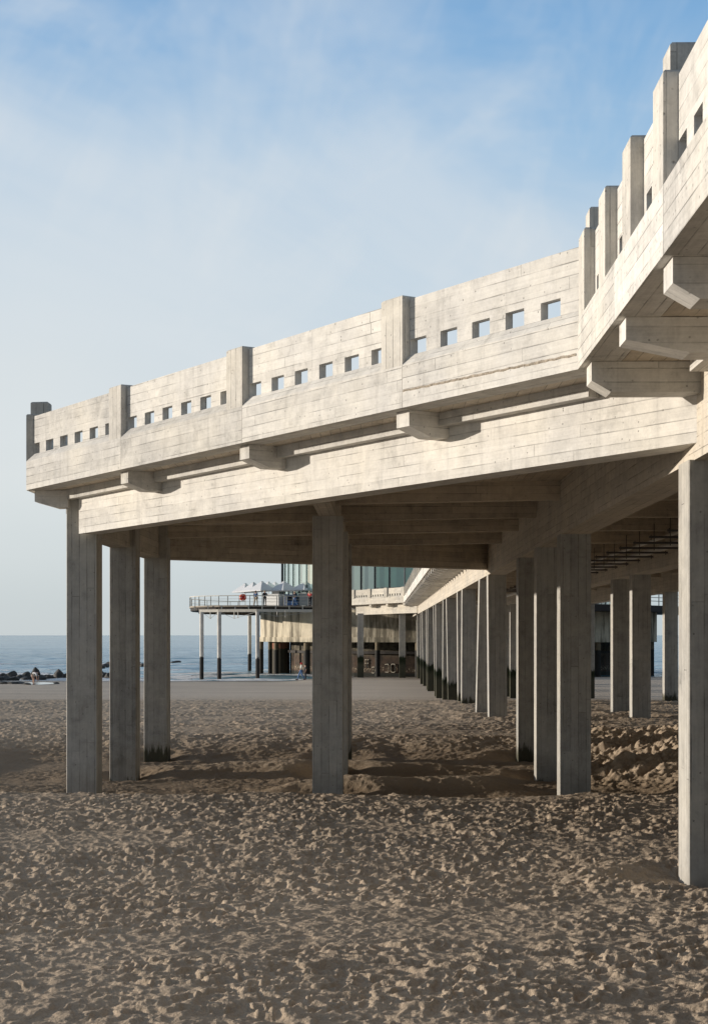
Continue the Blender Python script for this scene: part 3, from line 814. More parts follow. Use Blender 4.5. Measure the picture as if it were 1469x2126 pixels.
MPD = two_tone('dark_pile', (0.20, 0.16, 0.10), (0.014, 0.013, 0.011), EYE - 180 * U)  # dark brown above, near black below a ragged line
def pile(parent, px, d, Ltop, r, mat, base=None):
    x, y = wpt(px, d); m = MB()
    m.bar((x, y, (SEA - 1.2) if base is None else base), (x, y, EYE + Ltop * U), r, 14); return m.build('pile', mat, parent)
for px, d, r in ((542.5, 6.26, .26), (560.7, 6.16, .26), (573.5, 6.06, .29), (606, 6.2, .24), (637, 5.82, .38)):
    pile(head, px, d, -82.5, r, MPD)
pile(head, 583, 6.22, -82.5, 1.1, two_tone('rusty_pillar', (0.30, 0.12, 0.07), (0.035, 0.03, 0.02), EYE - 170 * U))
for px, d, r in ((783.5, 5.58, .28), (866.5, 5.54, .28)): pile(head, px, d, -82.5, r, MPD)
# weathered tall columns carried by the drum, glazing above
MG, nt, bs = new_mat('window_glass'); b = NB(nt)
nt.nodes.remove(bs); gl = b.n('ShaderNodeBsdfGlossy'); gl.inputs['Roughness'].default_value = 0.03; gl.inputs['Color'].default_value = (.86, .93, .92, 1)
tp = b.n('ShaderNodeBsdfTransparent'); tp.inputs[0].default_value = (.74, .88, .85, 1)
lw_ = b.n('ShaderNodeLayerWeight'); lw_.inputs['Blend'].default_value = 0.5
mx = b.n('ShaderNodeMixShader'); b.put(mx.inputs[0], b.mapr(lw_.outputs['Facing'], 0.0, 1.0, 0.16, 0.95)); nt.links.new(tp.outputs[0], mx.inputs[1]); nt.links.new(gl.outputs[0], mx.inputs[2])
nt.links.new(mx.outputs[0], [n for n in nt.nodes if n.type == 'OUTPUT_MATERIAL'][0].inputs[0])
M['mullion'] = simple('dark_mullion', (0.03, 0.035, 0.04), 0.4)
M['blind_or_reflection'] = simple('teal_blind', (0.30, 0.50, 0.47), 0.8, var=0.05)
zg0, zg1 = zl(352), zl(352) + 8.4
NPAN = 74; RG = 21.0
for i in range(NPAN):
    t0, t1 = TAU * i / NPAN, TAU * (i + 1) / NPAN; tm = (t0 + t1) / 2
    if math.sin(tm) > 0.30: continue
    P = lambda r, t, z: (CX + r * math.cos(t), CY + r * math.sin(t), z)
    m = MB(); e0 = 0.0025
    m.face([P(RG, t0, zg0), P(RG, t1, zg0), P(RG, t1, zg1), P(RG, t0, zg1)], (0, 0, 1))
    w = m.build('window', MG, head)
    m = MB(); m.strut(P(RG + .03, t0, zg0), P(RG + .03, t0, zg1), 0.10, 0.16); m.build('mullion', M['mullion'] if tm < 4.4 else M['steel'], w)
    m = MB(); zb = zg0 + (1.0 if tm < 4.25 else 2.05) + random.uniform(-.04, .04); a = 0.1 / RG
    m.face([P(RG - .22, t0 + a, zb), P(RG - .22, t1 - a, zb), P(RG - .22, t1 - a, zg1), P(RG - .22, t0 + a, zg1)], (0, 0, 1))
    m.build('blind_or_reflection', M['blind_or_reflection'] if tm > 4.25 else M['canvas'], w)  # left ones are added pale sheets standing in for reflected sky
arc_wall(head, 'rear_wall', RG - .3, RG, zg0, zg1, math.asin(0.30), math.pi - math.asin(0.30), 20, M['grey'])
arc_wall(head, 'inner_core', 0.2, 14.5, zg0, zg1, 0, TAU, 32, M['mullion'])
arc_wall(head, 'floor_slab', 0.2, 23.2, zt1 + .004, zg0, 0, TAU, 48, CFAR)
arc_wall(head, 'roof', 0.2, 22.4, zg1, zg1 + 0.6, 0, TAU, 48, M['roof'])
# painted letters on the core wall
M['letter'] = simple('white_paint_letter', (0.62, 0.56, 0.45), 0.8, var=0.3, scale=9)
def letters(strokes, px0, y0, w, h):
    """strokes in 0..1 box; the box is placed on the core wall round bearing px0..px0+w and rows y0..y0+h at the wall distance"""
    m = MB(); R = 20.05
    def pt(sx, sy):
        bear = (px0 + sx * w - 734.5) / F
        dx, dy = bear * CT - ST, bear * ST + CT
        A = dx * dx + dy * dy; B = -2 * (CX * dx + CY * dy); C = CX * CX + CY * CY - R * R
        k = (-B - math.sqrt(B * B - 4 * A * C)) / (2 * A)
        return (k * dx, k * dy, EYE - (y0 + sy * h - HZ) / F * k)
    for st in strokes:
        for p, q in zip(st, st[1:]): m.strut(pt(*p), pt(*q), 0.07, 0.07)
    return m.build('painted_letter', M['letter'], head)
Fs = [[(0, 0), (0, 1)], [(0, 0.04), (1, 0.04)], [(0, .45), (.8, .45)]]
letters(Fs, 757, 1369.5, 3.0, 17); letters(Fs, 762, 1369.5, 3.0, 17)
O = [[(0, .12), (.15, 0), (.85, 0), (1, .12), (1, .9), (.85, 1), (.15, 1), (0, .9), (0, .12)]]
letters(O, 772, 1385, 4.5, 12.5)
letters([[(0, .9), (.1, 1)]], 769, 1385, 1.2, 12.5)
letters([[(0, .05), (.75, 0), (1, .15), (1, .9), (.85, 1), (.1, .97)]], 798.5, 1379, 8, 17)
letters(O, 811.5, 1379, 8, 17)

# ---- terrace on piles, left of the building ----------------------------------
DL = 350
terrace = thing('terrace', 'railed terrace on tall slender piles beside the round building', 'terrace', wpt(500, 5.8, 0)[:2] + (SEA,))
front = [(393, 5.95), (394.5, 5.83), (400, 5.76), (411, 5.71), (425, 5.68), (454, 5.64), (514, 5.60), (575, 5.65), (640, 5.72), (700, 5.75)]
poly = [wpt(*q) for q in front] + [wpt(700, 6.1), wpt(600, 6.5), wpt(500, 6.6), wpt(420, 6.4), wpt(398, 6.15)]
m = MB(); zt = EYE + DL * U
m.prism([(x, y, zt - .18) for x, y in poly], [(x, y, zt) for x, y in poly], (1, 0, 0)); m.build('deck', M['wood'], terrace)
pin = [(x * .985 + .015 * wpt(540, 6.1)[0], y * .985 + .015 * wpt(540, 6.1)[1]) for x, y in poly]
m = MB(); m.prism([(x, y, zt - .52) for x, y in pin], [(x, y, zt - .184) for x, y in pin], (1, 0, 0)); m.build('deck_frame', M['dark'], terrace)
for k in range(9):
    px = 404 + k * 28; d = float(np.interp(px, [q[0] for q in front], [q[1] for q in front])) - .012
    x, y = wpt(px, d); m = MB(); m.strut((x, y, zt - .58), (x, y, zt - .02), .10, .12); m.build('frame_end', M['rail'], terrace)
def seg_beam(pts, L0, L1, w, mat, name, parent):
    for (a, da), (c, dc) in zip(pts, pts[1:]):
        m = MB(); A, B = wpt(a, da), wpt(c, dc); zc = EYE + (L0 + L1) / 2 * U
        m.strut((*A, zc), (*B, zc), w, (L1 - L0) * U); m.build(name, mat, parent)
seg_beam([(415, 5.62), (455, 5.58), (534, 5.53), (640, 5.6), (700, 5.62)], 268, 300, .35, M['rail'], 'girder', terrace)
seg_beam([(415, 5.95), (520, 6.4), (600, 6.3)], 262, 296, .3, M['dark'], 'girder', terrace)
for px, d, r in ((418.5, 5.55, .225), (455, 5.52, .225), (518, 6.6, .24), (534.5, 5.45, .225)):
    pile(terrace, px, d, 268, r, MP)
M['tie'] = simple('tie_steel', (0.45, 0.43, 0.40), 0.5)
def tie(a, b_, r=.02):
    m = MB(); m.bar(a, b_, r, 6); m.build('tie_rod', M['tie'], terrace)
for (pa, da), (pm, dm), (pb, db), drop in (((421, 5.55), (436.5, 5.53), (452, 5.52), 190), ((458, 5.52), (486, 5.5), (531, 5.45), 190), ((537, 5.45), (575, 5.5), (638, 5.58), 215)):
    A, Mi, B = wpt(pa, da, 262), wpt(pm, dm, drop), wpt(pb, db, 262); Mt = wpt(pm, dm, 270)
    tie(A, Mi); tie(Mi, B); m = MB(); m.bar(Mi, Mt, .05, 6); m.build('king_post', M['rail'], terrace)
for px, L in ((494, 195), (592, 205)): 
    m = MB(); m.bar(wpt(px, 5.52, L), wpt(px, 5.52, 285), .05, 6); m.build('drain_pipe', M['rail'], terrace)
# railing
rp = [394, 396.5, 405, 413, 425, 437.5, 454, 472.6, 496.6, 518.4, 546, 574.7, 607.4, 639.5, 672, 700]
fx, fd = [q[0] for q in front], [q[1] for q in front]
RPTS = [wpt(p, float(np.interp(p, fx, fd)) + .015) for p in rp]
for (x, y) in RPTS:
    m = MB(); m.strut((x, y, zt - .05), (x, y, zt + 1.05), .085, .085); m.build('rail_post', M['rail'], terrace)
for h_, r in ((1.08, .05), (.72, .018), (.38, .018)):
    m = MB()
    for A, B in zip(RPTS, RPTS[1:]): m.bar((*A, zt + h_), (*B, zt + h_), r, 6)
    m.build('handrail' if h_ > 1 else 'rail_wire', M['rail'] if h_ > 1 else M['tie'], terrace)
back = [wpt(398, 6.15), wpt(430, 6.42), wpt(478, 6.55), wpt(510, 6.58)]
m = MB()
for A, B in zip(back, back[1:]): m.bar((*A, zt + 1.05), (*B, zt + 1.05), .04, 6); m.bar((*A, zt + .5), (*B, zt + .5), .02, 6)
m.build('handrail', M['rail'], terrace)
for A, B in zip(back, back[1:]):
    for q in (0, .5):
        x, y = A[0] + (B[0] - A[0]) * q, A[1] + (B[1] - A[1]) * q
        m = MB(); m.strut((x, y, zt), (x, y, zt + 1.05), .07, .07); m.build('rail_post', M['rail'], terrace)

# terrace on the right of the building, seen between the columns
tr = thing('terrace', 'shaded terrace with pale railing seen between the columns on the right', 'terrace', wpt(1350, 5.7, 0)[:2] + (SEA,))
fr = [(1180, 5.35), (1260, 5.45), (1340, 5.6), (1400, 5.8), (1440, 6.1)]
poly = [wpt(*q) for q in fr] + [wpt(1440, 6.7), wpt(1180, 6.2)]
m = MB(); m.prism([(x, y, zt - .7) for x, y in poly], [(x, y, zt) for x, y in poly], (1, 0, 0)); m.build('deck', M['dark'], tr)
m = MB(); sk = [wpt(1180, 5.5), wpt(1260, 5.6), wpt(1363, 5.8), wpt(1363, 6.3), wpt(1180, 6.2)]
m.prism([(x, y, zt0) for x, y in sk], [(x, y, zt - .72) for x, y in sk], (1, 0, 0)); m.build('drum_wall', MT, tr)
RP = [wpt(1180 + k * 17, float(np.interp(1180 + k * 17, [q[0] for q in fr], [q[1] for q in fr])) + .02) for k in range(15)]
for x, y in RP: m = MB(); m.strut((x, y, zt), (x, y, zt + 1.3), .1, .1); m.build('rail_post', M['rail'], tr)
for h_ in (1.3, .9, .5):
    m = MB()
    for A, B in zip(RP, RP[1:]): m.bar((*A, zt + h_), (*B, zt + h_), .045, 6)
    m.build('handrail', M['rail'], tr)
for px, d in ((1241, 5.6), (1310, 5.6), (1352, 5.9), (1398, 5.9)):
    x, y = wpt(px, d); m = MB(); m.bar((x, y, SEA - 1), (x, y, zt - .7 if px > 1363 else zt0), .3, 12); m.build('pile', MPD, tr)

# ---- things on the terrace ----------------------------------------------------
def make_parasol(label, px, d, half, lapex, lrim, rz):
    x, y = wpt(px, d); o = thing('parasol', label, 'parasol', (x, y, zt), rz, 'parasols on the terrace')
    zr, za = EYE + (lrim - 22) * U - zt, EYE + (lapex + 6) * U - zt
    m = MB(); c = [(-half, -half), (half, -half), (half, half), (-half, half)]
    for i in range(4):
        A, B = c[i], c[(i + 1) % 4]
        s = 0.13
        m.face([(A[0], A[1], zr), (B[0], B[1], zr), (B[0] * s, B[1] * s, za - .1), (A[0] * s, A[1] * s, za - .1)], (0, 0, 1))
        m.face([(A[0], A[1], zr), (B[0], B[1], zr), (B[0], B[1], zr - .13), (A[0], A[1], zr - .13)], (0, 0, 1))
    m.build('canopy', M['canvas'], o, local=False)
    m = MB()
    for i in range(4):
        A, B = c[i], c[(i + 1) % 4]; s = .17
        m.face([(A[0] * s, A[1] * s, za - .07), (B[0] * s, B[1] * s, za - .07), (0, 0, za + .05)], (0, 0, 1))
    m.build('vent_cap', M['canvas'], o, local=False)
    m = MB(); m.bar((0, 0, 0), (0, 0, za), .035, 8); m.build('pole', M['steel'], o, local=False)
    for sx, sy in c:
        m = MB(); m.bar((0, 0, za - .5), (sx * .98, sy * .98, zr + .01), .014, 5); m.build('rib', M['steel'], o, local=False)
    return o
make_parasol('white parasol furthest left on the terrace, behind two others', 509, 6.25, 1.15, 668, 588, .80)
make_parasol('white parasol second from the left, above the orange lifebuoy', 526, 6.1, 1.15, 664, 584, .74)
make_parasol('wide white parasol in front, above the two standing people', 543.5, 5.95, 1.2, 660, 578, .78)
make_parasol('parasol mostly hidden behind the middle parasols, dark folded top', 557, 6.45, 1.1, 712, 638, .7)
make_parasol('parasol half hidden behind, just right of the dark topped one', 571, 6.5, 1.1, 712, 638, .85)
make_parasol('white parasol over the white kiosk, in front of the glass wall', 589.5, 5.95, 1.25, 660, 578, .76)
make_parasol('grey shaded parasol furthest right, partly behind the middle column', 632, 5.95, 1.2, 655, 585, .8)
kx0, ky0 = wpt(553, 6.02); kx1, _ = wpt(589, 6.02)
kiosk = thing('kiosk', 'white terrace kiosk under the parasols with a dark slot window', 'kiosk', ((kx0 + kx1) / 2, ky0 + .8, zt)); KIOSK0 = len(bpy.data.objects)
m = MB(); m.box(kx0, kx1, ky0, ky0 + 1.6, zt + .002, zt + 1.5, (1, 0, 0), .03); m.build('body', M['white'], kiosk)
m = MB(); m.box(kx0 - .06, kx1 + .06, ky0 - .08, ky0 + 1.66, zt + 1.503, zt + 1.58, (1, 0, 0)); m.build('counter', M['canvas'], kiosk)
m = MB(); m.box(kx0 + .9, kx1 - .1, ky0 + .2, ky0 + 1.4, zt + 1.583, zt + 1.9, (1, 0, 0)); m.build('window', M['mullion'], kiosk)
for k in range(3):
    m = MB(); m.box(kx0 + .1, kx1 - .1, ky0 - .012, ky0 - .004, zt + .35 + k * .35, zt + .37 + k * .35, (1, 0, 0)); m.build('board_gap', M['grey'], kiosk)
kiosk.rotation_euler.z = math.radians(-32)
bx0, by0 = wpt(590.5, 6.0); bx1, _ = wpt(618, 6.0)
fr_ = thing('drinks_fridge', 'blue printed fridge cabinet right of the white kiosk', 'fridge', ((bx0 + bx1) / 2, by0 + .4, zt))
m = MB(); m.box(bx0, bx1, by0, by0 + .8, zt + .002, zt + 1.5, (0, 0, 1), .02); m.build('cabinet', M['blue'], fr_)
m = MB(); m.box(bx0 + .4, bx0 + 1.15, by0 - .015, by0 - .004, zt + .75, zt + 1.3, (0, 0, 1)); m.build('glass_door', M['navy'], fr_)
m = MB(); m.box(bx0 + .1, bx0 + .32, by0 - .015, by0 - .004, zt + .2, zt + 1.4, (0, 0, 1)); m.build('side_trim', M['white'], fr_)
gx0, gy0 = wpt(619.5, 5.84); gx1, _ = wpt(690, 5.84)
sc_ = thing('windscreen', 'grey glass windscreen between the blue cabinet and the middle column', 'screen', ((gx0 + gx1) / 2, gy0, zt))
m = MB(); m.box(gx0, gx1, gy0, gy0 + .06, zt + .1, zt + 1.45, (1, 0, 0)); m.build('panel', M['grey'], sc_)
m = MB(); m.box(gx0, gx1, gy0 - .03, gy0 + .09, zt + 1.453, zt + 1.53, (1, 0, 0)); m.build('top_rail', M['rail'], sc_)
for k in range(3):
    xx = gx0 + (gx1 - gx0) * k / 2 * .95; m = MB(); m.box(xx, xx + .06, gy0 - .04, gy0 - .004, zt, zt + 1.45, (0, 0, 1)); m.build('upright', M['mullion'], sc_)
# lifebuoy
lx, ly = wpt(504, 5.585)
def torus(R, r, n=28, k=10, sel=None):
    m = MB()
    for i in range(n):
        if sel and not sel(i / n): continue
        for j in range(k):
            def P(a, c):
                A, C = TAU * a / n, TAU * c / k; q = R + r * math.cos(C); return (q * math.cos(A), r * math.sin(C), q * math.sin(A))
            m.face([P(i, j), P(i + 1, j), P(i + 1, j + 1), P(i, j + 1)], (0, 0, 1))
    return m
lb = thing('lifebuoy', 'orange ring lifebuoy hung on the terrace railing', 'lifebuoy', (lx, ly, zt + .85))
torus(.285, .105).build('ring', M['orange'], lb, smooth=True, local=False)
torus(.285, .110, sel=lambda q: (q * 4) % 1 < .12).build('band', M['white'], lb, smooth=True, local=False)
m = MB(); m.box(-.17, .17, .10, .13, -.36, .36, (0, 0, 1), .01); m.build('board', M['red_top'], lb, local=False)
# cafe chairs seen through the glass
ch = thing('cafe_chair', 'pale cafe chair seen through the teal glass above the far parapet', 'chair', (0, 0, 0), 0, 'cafe chairs behind the glass')
m = MB(); m.box(-.22, .22, -.22, .22, .44, .48); m.build('seat', M['canvas'], ch, local=False)
m = MB(); m.box(-.22, .22, .19, .23, .55, .92); m.build('backrest', M['canvas'], ch, local=False)
for sx in (-1, 1):
    for sy in (-1, 1):
        m = MB(); m.bar((sx * .2, sy * .2, 0), (sx * .18, sy * .18, .44 if sy < 0 else .9), .022, 6); m.build('leg', M['canvas'], ch, local=False)
spots = [(742, 5.75), (749, 5.78), (757, 5.73), (764, 5.76), (775, 5.70), (783, 5.72), (791, 5.69), (808, 5.68), (815, 5.70), (824, 5.67)]
for i, (px, d) in enumerate(spots):
    o = ch if i == 0 else copy_tree(ch)
    o.location = wpt(px, d, 0)[:2] + (zg0 + .002,); o.rotation_euler.z = random.uniform(-1, 4)

# ------------------------------------------------------------------ people
def skin_mesh(name, nodes, edges, mat, parent, sub=2):
    """nodes: list of (x,y,z,r); edges: index pairs; grown with the Skin modifier and frozen to a mesh"""
    me = bpy.data.meshes.new(name); me.from_pydata([n[:3] for n in nodes], edges, [])
    o = bpy.data.objects.new(name, me); COL.objects.link(o)
    sk = o.modifiers.new('s', 'SKIN'); o.modifiers.new('d', 'SUBSURF').levels = sub
    for i, n in enumerate(nodes):
        r = n[3]; r = (r, r) if not isinstance(r, tuple) else r
        me.skin_vertices[0].data[i].radius = r; me.skin_vertices[0].data[i].use_root = (i == 0)
    dg = bpy.context.evaluated_depsgraph_get(); dg.update()
    nm = bpy.data.meshes.new_from_object(o.evaluated_get(dg)); nm.name = name
    o.modifiers.clear(); o.data = nm; nm.materials.clear(); nm.materials.append(mat)
    for p in nm.polygons: p.use_smooth = True
    if parent: o.parent = parent
    return o
def person(label, loc, rz, pose, top, legs, hair, h=1.72, cap=None, group=None, bare_legs=False):
    o = thing('person', label, 'person', loc, rz, group)
    s = h / 1.75
    J = dict(pel=(0, 0, .93), waist=(0, .0, 1.08), chest=(0, .0, 1.30), neck=(0, .0, 1.47), head=(0, -.01, 1.60), crown=(0, .01, 1.69), nose=(0, -.10, 1.60),
             shl=(-.19, 0, 1.42), shr=(.19, 0, 1.42), ell=(-.25, .03, 1.14), elr=(.25, .03, 1.14), wrl=(-.25, -.05, .90), wrr=(.25, -.05, .90),
             hal=(-.25, -.08, .82), har=(.25, -.08, .82), hil=(-.10, 0, .90), hir=(.10, 0, .90), knl=(-.11, -.02, .50), knr=(.11, -.02, .50),
             anl=(-.11, .02, .09), anr=(.11, .02, .09), tol=(-.12, -.16, .035), tor=(.12, -.16, .035))
    J.update(pose); J = {k: Vector(v) * s for k, v in J.items()}
    R = dict(pel=.13, waist=.115, chest=.135, neck=.055, head=.095, crown=.07, nose=.02, shl=.065, shr=.065, ell=.045, elr=.045, wrl=.030, wrr=.030, hal=.036, har=.036,
             hil=.09, hir=.09, knl=.058, knr=.058, anl=.040, anr=.040, tol=.035, tor=.035)
    ED = [('pel', 'waist'), ('waist', 'chest'), ('chest', 'neck'), ('neck', 'head'), ('head', 'crown'), ('head', 'nose'), ('chest', 'shl'), ('chest', 'shr'), ('shl', 'ell'), ('ell', 'wrl'), ('wrl', 'hal'),
          ('shr', 'elr'), ('elr', 'wrr'), ('wrr', 'har'), ('pel', 'hil'), ('pel', 'hir'), ('hil', 'knl'), ('hir', 'knr'), ('knl', 'anl'), ('knr', 'anr'), ('anl', 'tol'), ('anr', 'tor')]
    def grow(name, keys, infl, mat, extra=None, sub=1):
        ks = list(keys); ix = {k: i for i, k in enumerate(ks)}
        nodes = [(*J[k], R[k] * s + infl) for k in ks]; eds = [(ix[a], ix[c]) for a, c in ED if a in ix and c in ix]
        if extra:
            for hk, wk, sg in (('hal', 'wrl', -1), ('har', 'wrr', 1)):
                d = (J[hk] - J[wk]).normalized(); side = Vector((0, 1, 0)) if abs(d.y) < .8 else Vector((0, 0, 1))
                for f in range(4):
                    L = (.075, .088, .082, .062)[f]
                    b0 = J[hk] + side * (-.028 + .019 * f); tip = b0 + d * L + Vector((-sg * .015, -.01, 0))
                    n0 = len(nodes); nodes += [(*b0, .0095), (*(b0 + d * L * .55), .009), (*tip, .008)]
                    eds += [(ix[hk], n0), (n0, n0 + 1), (n0 + 1, n0 + 2)]
                n0 = len(nodes); q = J[wk] + d * .03 - side * .035; nodes += [(*q, .010), (*(q + d * .05 - side * .02), .009)]; eds += [(ix[hk], n0), (n0, n0 + 1)]
        return skin_mesh(name, nodes, eds, mat, o, sub)
    grow('body', J.keys(), 0, M['skin'], True)
    grow('shirt', ['chest', 'waist', 'pel', 'shl', 'shr', 'ell', 'elr'], .018, M[top])
    if not bare_legs: grow('trousers', ['pel', 'hil', 'hir', 'knl', 'knr', 'anl', 'anr'], .016, M[legs])
    else: grow('shorts', ['pel', 'hil', 'hir'], .02, M[legs])
    hd = J['head']; up = (J['crown'] - J['head']).normalized()
    bm = bmesh.new(); bmesh.ops.create_uvsphere(bm, u_segments=14, v_segments=9, radius=.112 * s)
    for v in list(bm.verts):
        if v.co.z < -.02 * s and v.co.y < .02: v.co *= .75
    me = bpy.data.meshes.new('hair'); bm.to_mesh(me); bm.free(); me.materials.append(M[hair])
    ho = bpy.data.objects.new('hair' if not cap else 'cap', me); COL.objects.link(ho); ho.parent = o; ho.location = hd + up * .035 * s + Vector((0, .022, 0))
    for p in me.polygons: p.use_smooth = True
    for k in ('l', 'r'):
        m = MB(); a, t = J['an' + k], J['to' + k]; m.bar(a + Vector((0, .05, -.045)), t + Vector((0, -.05, 0)), .05 * s, 8, .04 * s); m.build('shoe', M['navy'] if not bare_legs else M['skin'], o, local=False)
    return o
walk = dict(hil=(-.09, 0, .90), hir=(.09, 0, .90), knl=(-.10, -.22, .53), anl=(-.10, -.34, .10), tol=(-.10, -.50, .06), knr=(.10, .06, .50), anr=(.10, .36, .14), tor=(.10, .26, .04),
            ell=(-.27, .14, 1.15), wrl=(-.25, .22, .93), hal=(-.25, .23, .85), elr=(.27, -.08, 1.15), wrr=(.25, -.24, .97), har=(.24, -.31, .92))
lean_rail = dict(chest=(0, -.05, 1.30), neck=(0, -.08, 1.46), head=(0, -.12, 1.58), crown=(0, -.11, 1.67), nose=(0, -.21, 1.57), ell=(-.30, -.10, 1.16), wrl=(-.22, -.32, 1.08), hal=(-.18, -.40, 1.08), elr=(.30, -.10, 1.16), wrr=(.22, -.32, 1.08), har=(.18, -.40, 1.08),
                 shl=(-.19, -.05, 1.41), shr=(.19, -.05, 1.41))
bend = dict(pel=(0, .12, .92), waist=(0, .02, 1.04), chest=(0, -.22, 1.06), neck=(0, -.40, 1.02), head=(0, -.52, .97), crown=(0, -.60, .95), nose=(0, -.55, .88), shl=(-.18, -.33, 1.05), shr=(.18, -.33, 1.05),
            ell=(-.2, -.36, .76), elr=(.2, -.36, .76), wrl=(-.15, -.40, .50), wrr=(.15, -.40, .50), hal=(-.14, -.42, .42), har=(.14, -.42, .42), hil=(-.10, .12, .90), hir=(.10, .12, .90), knl=(-.12, .02, .48), knr=(.12, .02, .48))
def T(px, d): return wpt(px, d, 0)[:2] + (zt + .002,)
person('person in a blue jacket and khaki trousers standing on the terrace, left of the pair', T(531, 5.72), 2.6, dict(knl=(-.17, -.03, .5), anl=(-.22, .02, .09), tol=(-.25, -.15, .035), knr=(.17, 0, .5), anr=(.22, .02, .09), tor=(.25, -.15, .035)), 'blue_jacket', 'khaki', 'brown_hair')
person('person in a black jacket and dark trousers at the terrace rail, right of the pair', T(549.5, 5.69), 0.5, dict(knl=(-.14, -.10, .5), anl=(-.16, -.02, .09), elr=(.30, -.08, 1.16), wrr=(.34, -.30, 1.1), har=(.36, -.38, 1.1)), 'navy', 'charcoal', 'fair_hair')
person('person in a black top and blue jeans in front of the blue fridge', T(611.5, 5.78), -0.9, walk, 'navy', 'jeans', 'fair_hair')
person('person in a red top leaning at the rail beside the middle column', T(643.5, 5.74), -0.6, lean_rail, 'red_top', 'navy', 'fair_hair')
wx, wy = wpt(625, 4.98); person('person walking on the wet beach in a red cap, pale tee and jeans', (wx, wy, gz(wx, wy) - .01), -1.35, walk, 'pale_tee', 'jeans', 'red_cap', 1.75, True)
wx, wy = wpt(634, 5.12); person('person in dark clothes walking just behind the red capped walker', (wx, wy, gz(wx, wy) - .01), -1.35, {}, 'charcoal', 'navy', 'dark_hair', 1.60)
wx, wy = wpt(70, 4.50); person('person in a white shirt bending down over the tide pool', (wx, wy, gz(wx, wy) - .02), 1.35, bend, 'white_shirt', 'pale_tee', 'dark_hair', 1.72, None, None, True)

# ------------------------------------------------------------------ rocks and tide pool
m_rock, nt, bs = new_mat('wet_rock'); b = NB(nt)
pos = b.n('ShaderNodeNewGeometry').outputs['Position']; n = b.noise(pos, 2.2, 5.0, 0.65)
b.put(bs.inputs['Base Color'], b.mix(b.mapr(n, .3, .7), (0.022, 0.021, 0.02), (0.075, 0.07, 0.062))); bs.inputs['Roughness'].default_value = 0.7
b.put(bs.inputs['Normal'], b.bump(n, 0.9, 0.12))
def rock(px, d, w, h, label, seed, sink=.35, z=None):
    rnd = random.Random(seed); x, y = wpt(px, d)
    bm = bmesh.new(); bmesh.ops.create_icosphere(bm, subdivisions=3, radius=1.0)
    planes = [(Vector((rnd.gauss(0, 1), rnd.gauss(0, 1), rnd.gauss(0, .8))).normalized(), rnd.uniform(.62, .92)) for _ in range(11)]
    for v in bm.verts:
        for nn, dd in planes:
            k = v.co.dot(nn)
            if k > dd: v.co -= nn * (k - dd)
        v.co += v.co.normalized() * 0.09 * mnoise.noise(v.co * 2.4 + Vector((seed, 0, 0)))
    for v in bm.verts: v.co = Vector((v.co.x * w / 2, v.co.y * w * .45, v.co.z * h / 1.7))
    me = bpy.data.meshes.new('rock'); bm.to_mesh(me); bm.free(); me.materials.append(m_rock)
    o = bpy.data.objects.new('rock', me); COL.objects.link(o)
    o.location = (x, y, (SEA if z is None else z) + h * (.5 - sink)); o.rotation_euler.z = rnd.uniform(0, 6)
    tag(o, label, 'rock', 'dark boulders of the groyne'); return o
sh = 'low dark boulder among many in the rock groyne at the water edge'
big = [(24, 5.45, 1.5, 1.35, 'peaked dark boulder second from the left, left of the bending person'), (73, 5.45, 1.25, 1.75, 'tall blocky boulder standing highest, behind the bending person'),
       (58, 5.40, 1.5, 1.2, 'broad rounded boulder just left of the tall blocky one'), (122, 5.55, 1.3, 1.45, 'pointed boulder touching the left edge of the leftmost column'),
       (6, 5.35, 1.3, 1.0, 'leftmost boulder of the groyne, cut by the picture edge')]
for i, q in enumerate(big): rock(*q, 40 + i * 3)
small = [(0, 5.25, 1.2, .7), (14, 5.28, 1.2, .75), (27, 5.27, 1.2, .7), (41, 5.36, 1.1, .8), (50, 5.33, 1.0, .6), (85, 5.42, 1.2, .75), (93, 5.5, 1.0, .7), (103, 5.5, 1.0, .75), (110, 5.6, .8, .5), (131, 5.6, 1.1, .9), (140, 5.65, 1.2, .8), (150, 5.8, 1.3, .8),
         (162, 5.9, 1.2, .7), (175, 6.0, 1.2, .8), (190, 6.1, 1.2, .7), (203, 6.0, 1.3, .9), (213, 5.75, 1.2, .75), (219, 5.72, 1.0, .8), (227, 5.7, 1.1, .75), (208, 7.2, 1.6, .8), (217, 7.4, 1.5, .9), (227, 7.6, 1.6, 1.1), (243, 7.8, 1.5, .9), (262, 8.0, 1.5, .9), (280, 8.2, 1.5, 1.0), (296, 7.4, 1.4, 1.0), (361, 8.7, 1.0, .4), (369, 8.8, 1.2, .5)]
for i, (a, d, w, h) in enumerate(small): rock(a, d, w * 1.3, h, sh, 100 + i * 7)
def pool(pts, mat, name, label, kind='structure', dz=.02):
    m = MB(); P = []
    c = wpt(*pts[0])
    zz = max(gz(*wpt(*q)) for q in pts) + dz
    m.face([(*wpt(*q), zz) for q in pts], (1, 0, 0)); o = m.build(name, mat); tag(o, label, kind=kind); return o
mw, nt, bs = new_mat('still_water'); bs.inputs['Base Color'].default_value = (.10, .13, .15, 1); bs.inputs['Roughness'].default_value = .06
b = NB(nt); pos = b.n('ShaderNodeNewGeometry').outputs['Position']; b.put(bs.inputs['Normal'], b.bump(b.noise(pos, 3.0), .08, .05))
pool([(44, 4.50), (58, 4.44), (86, 4.45), (100, 4.48), (118, 4.55), (112, 4.62), (92, 4.68), (60, 4.66), (48, 4.60)], mw, 'tide_pool', 'bright tide pool on the flat wet beach')
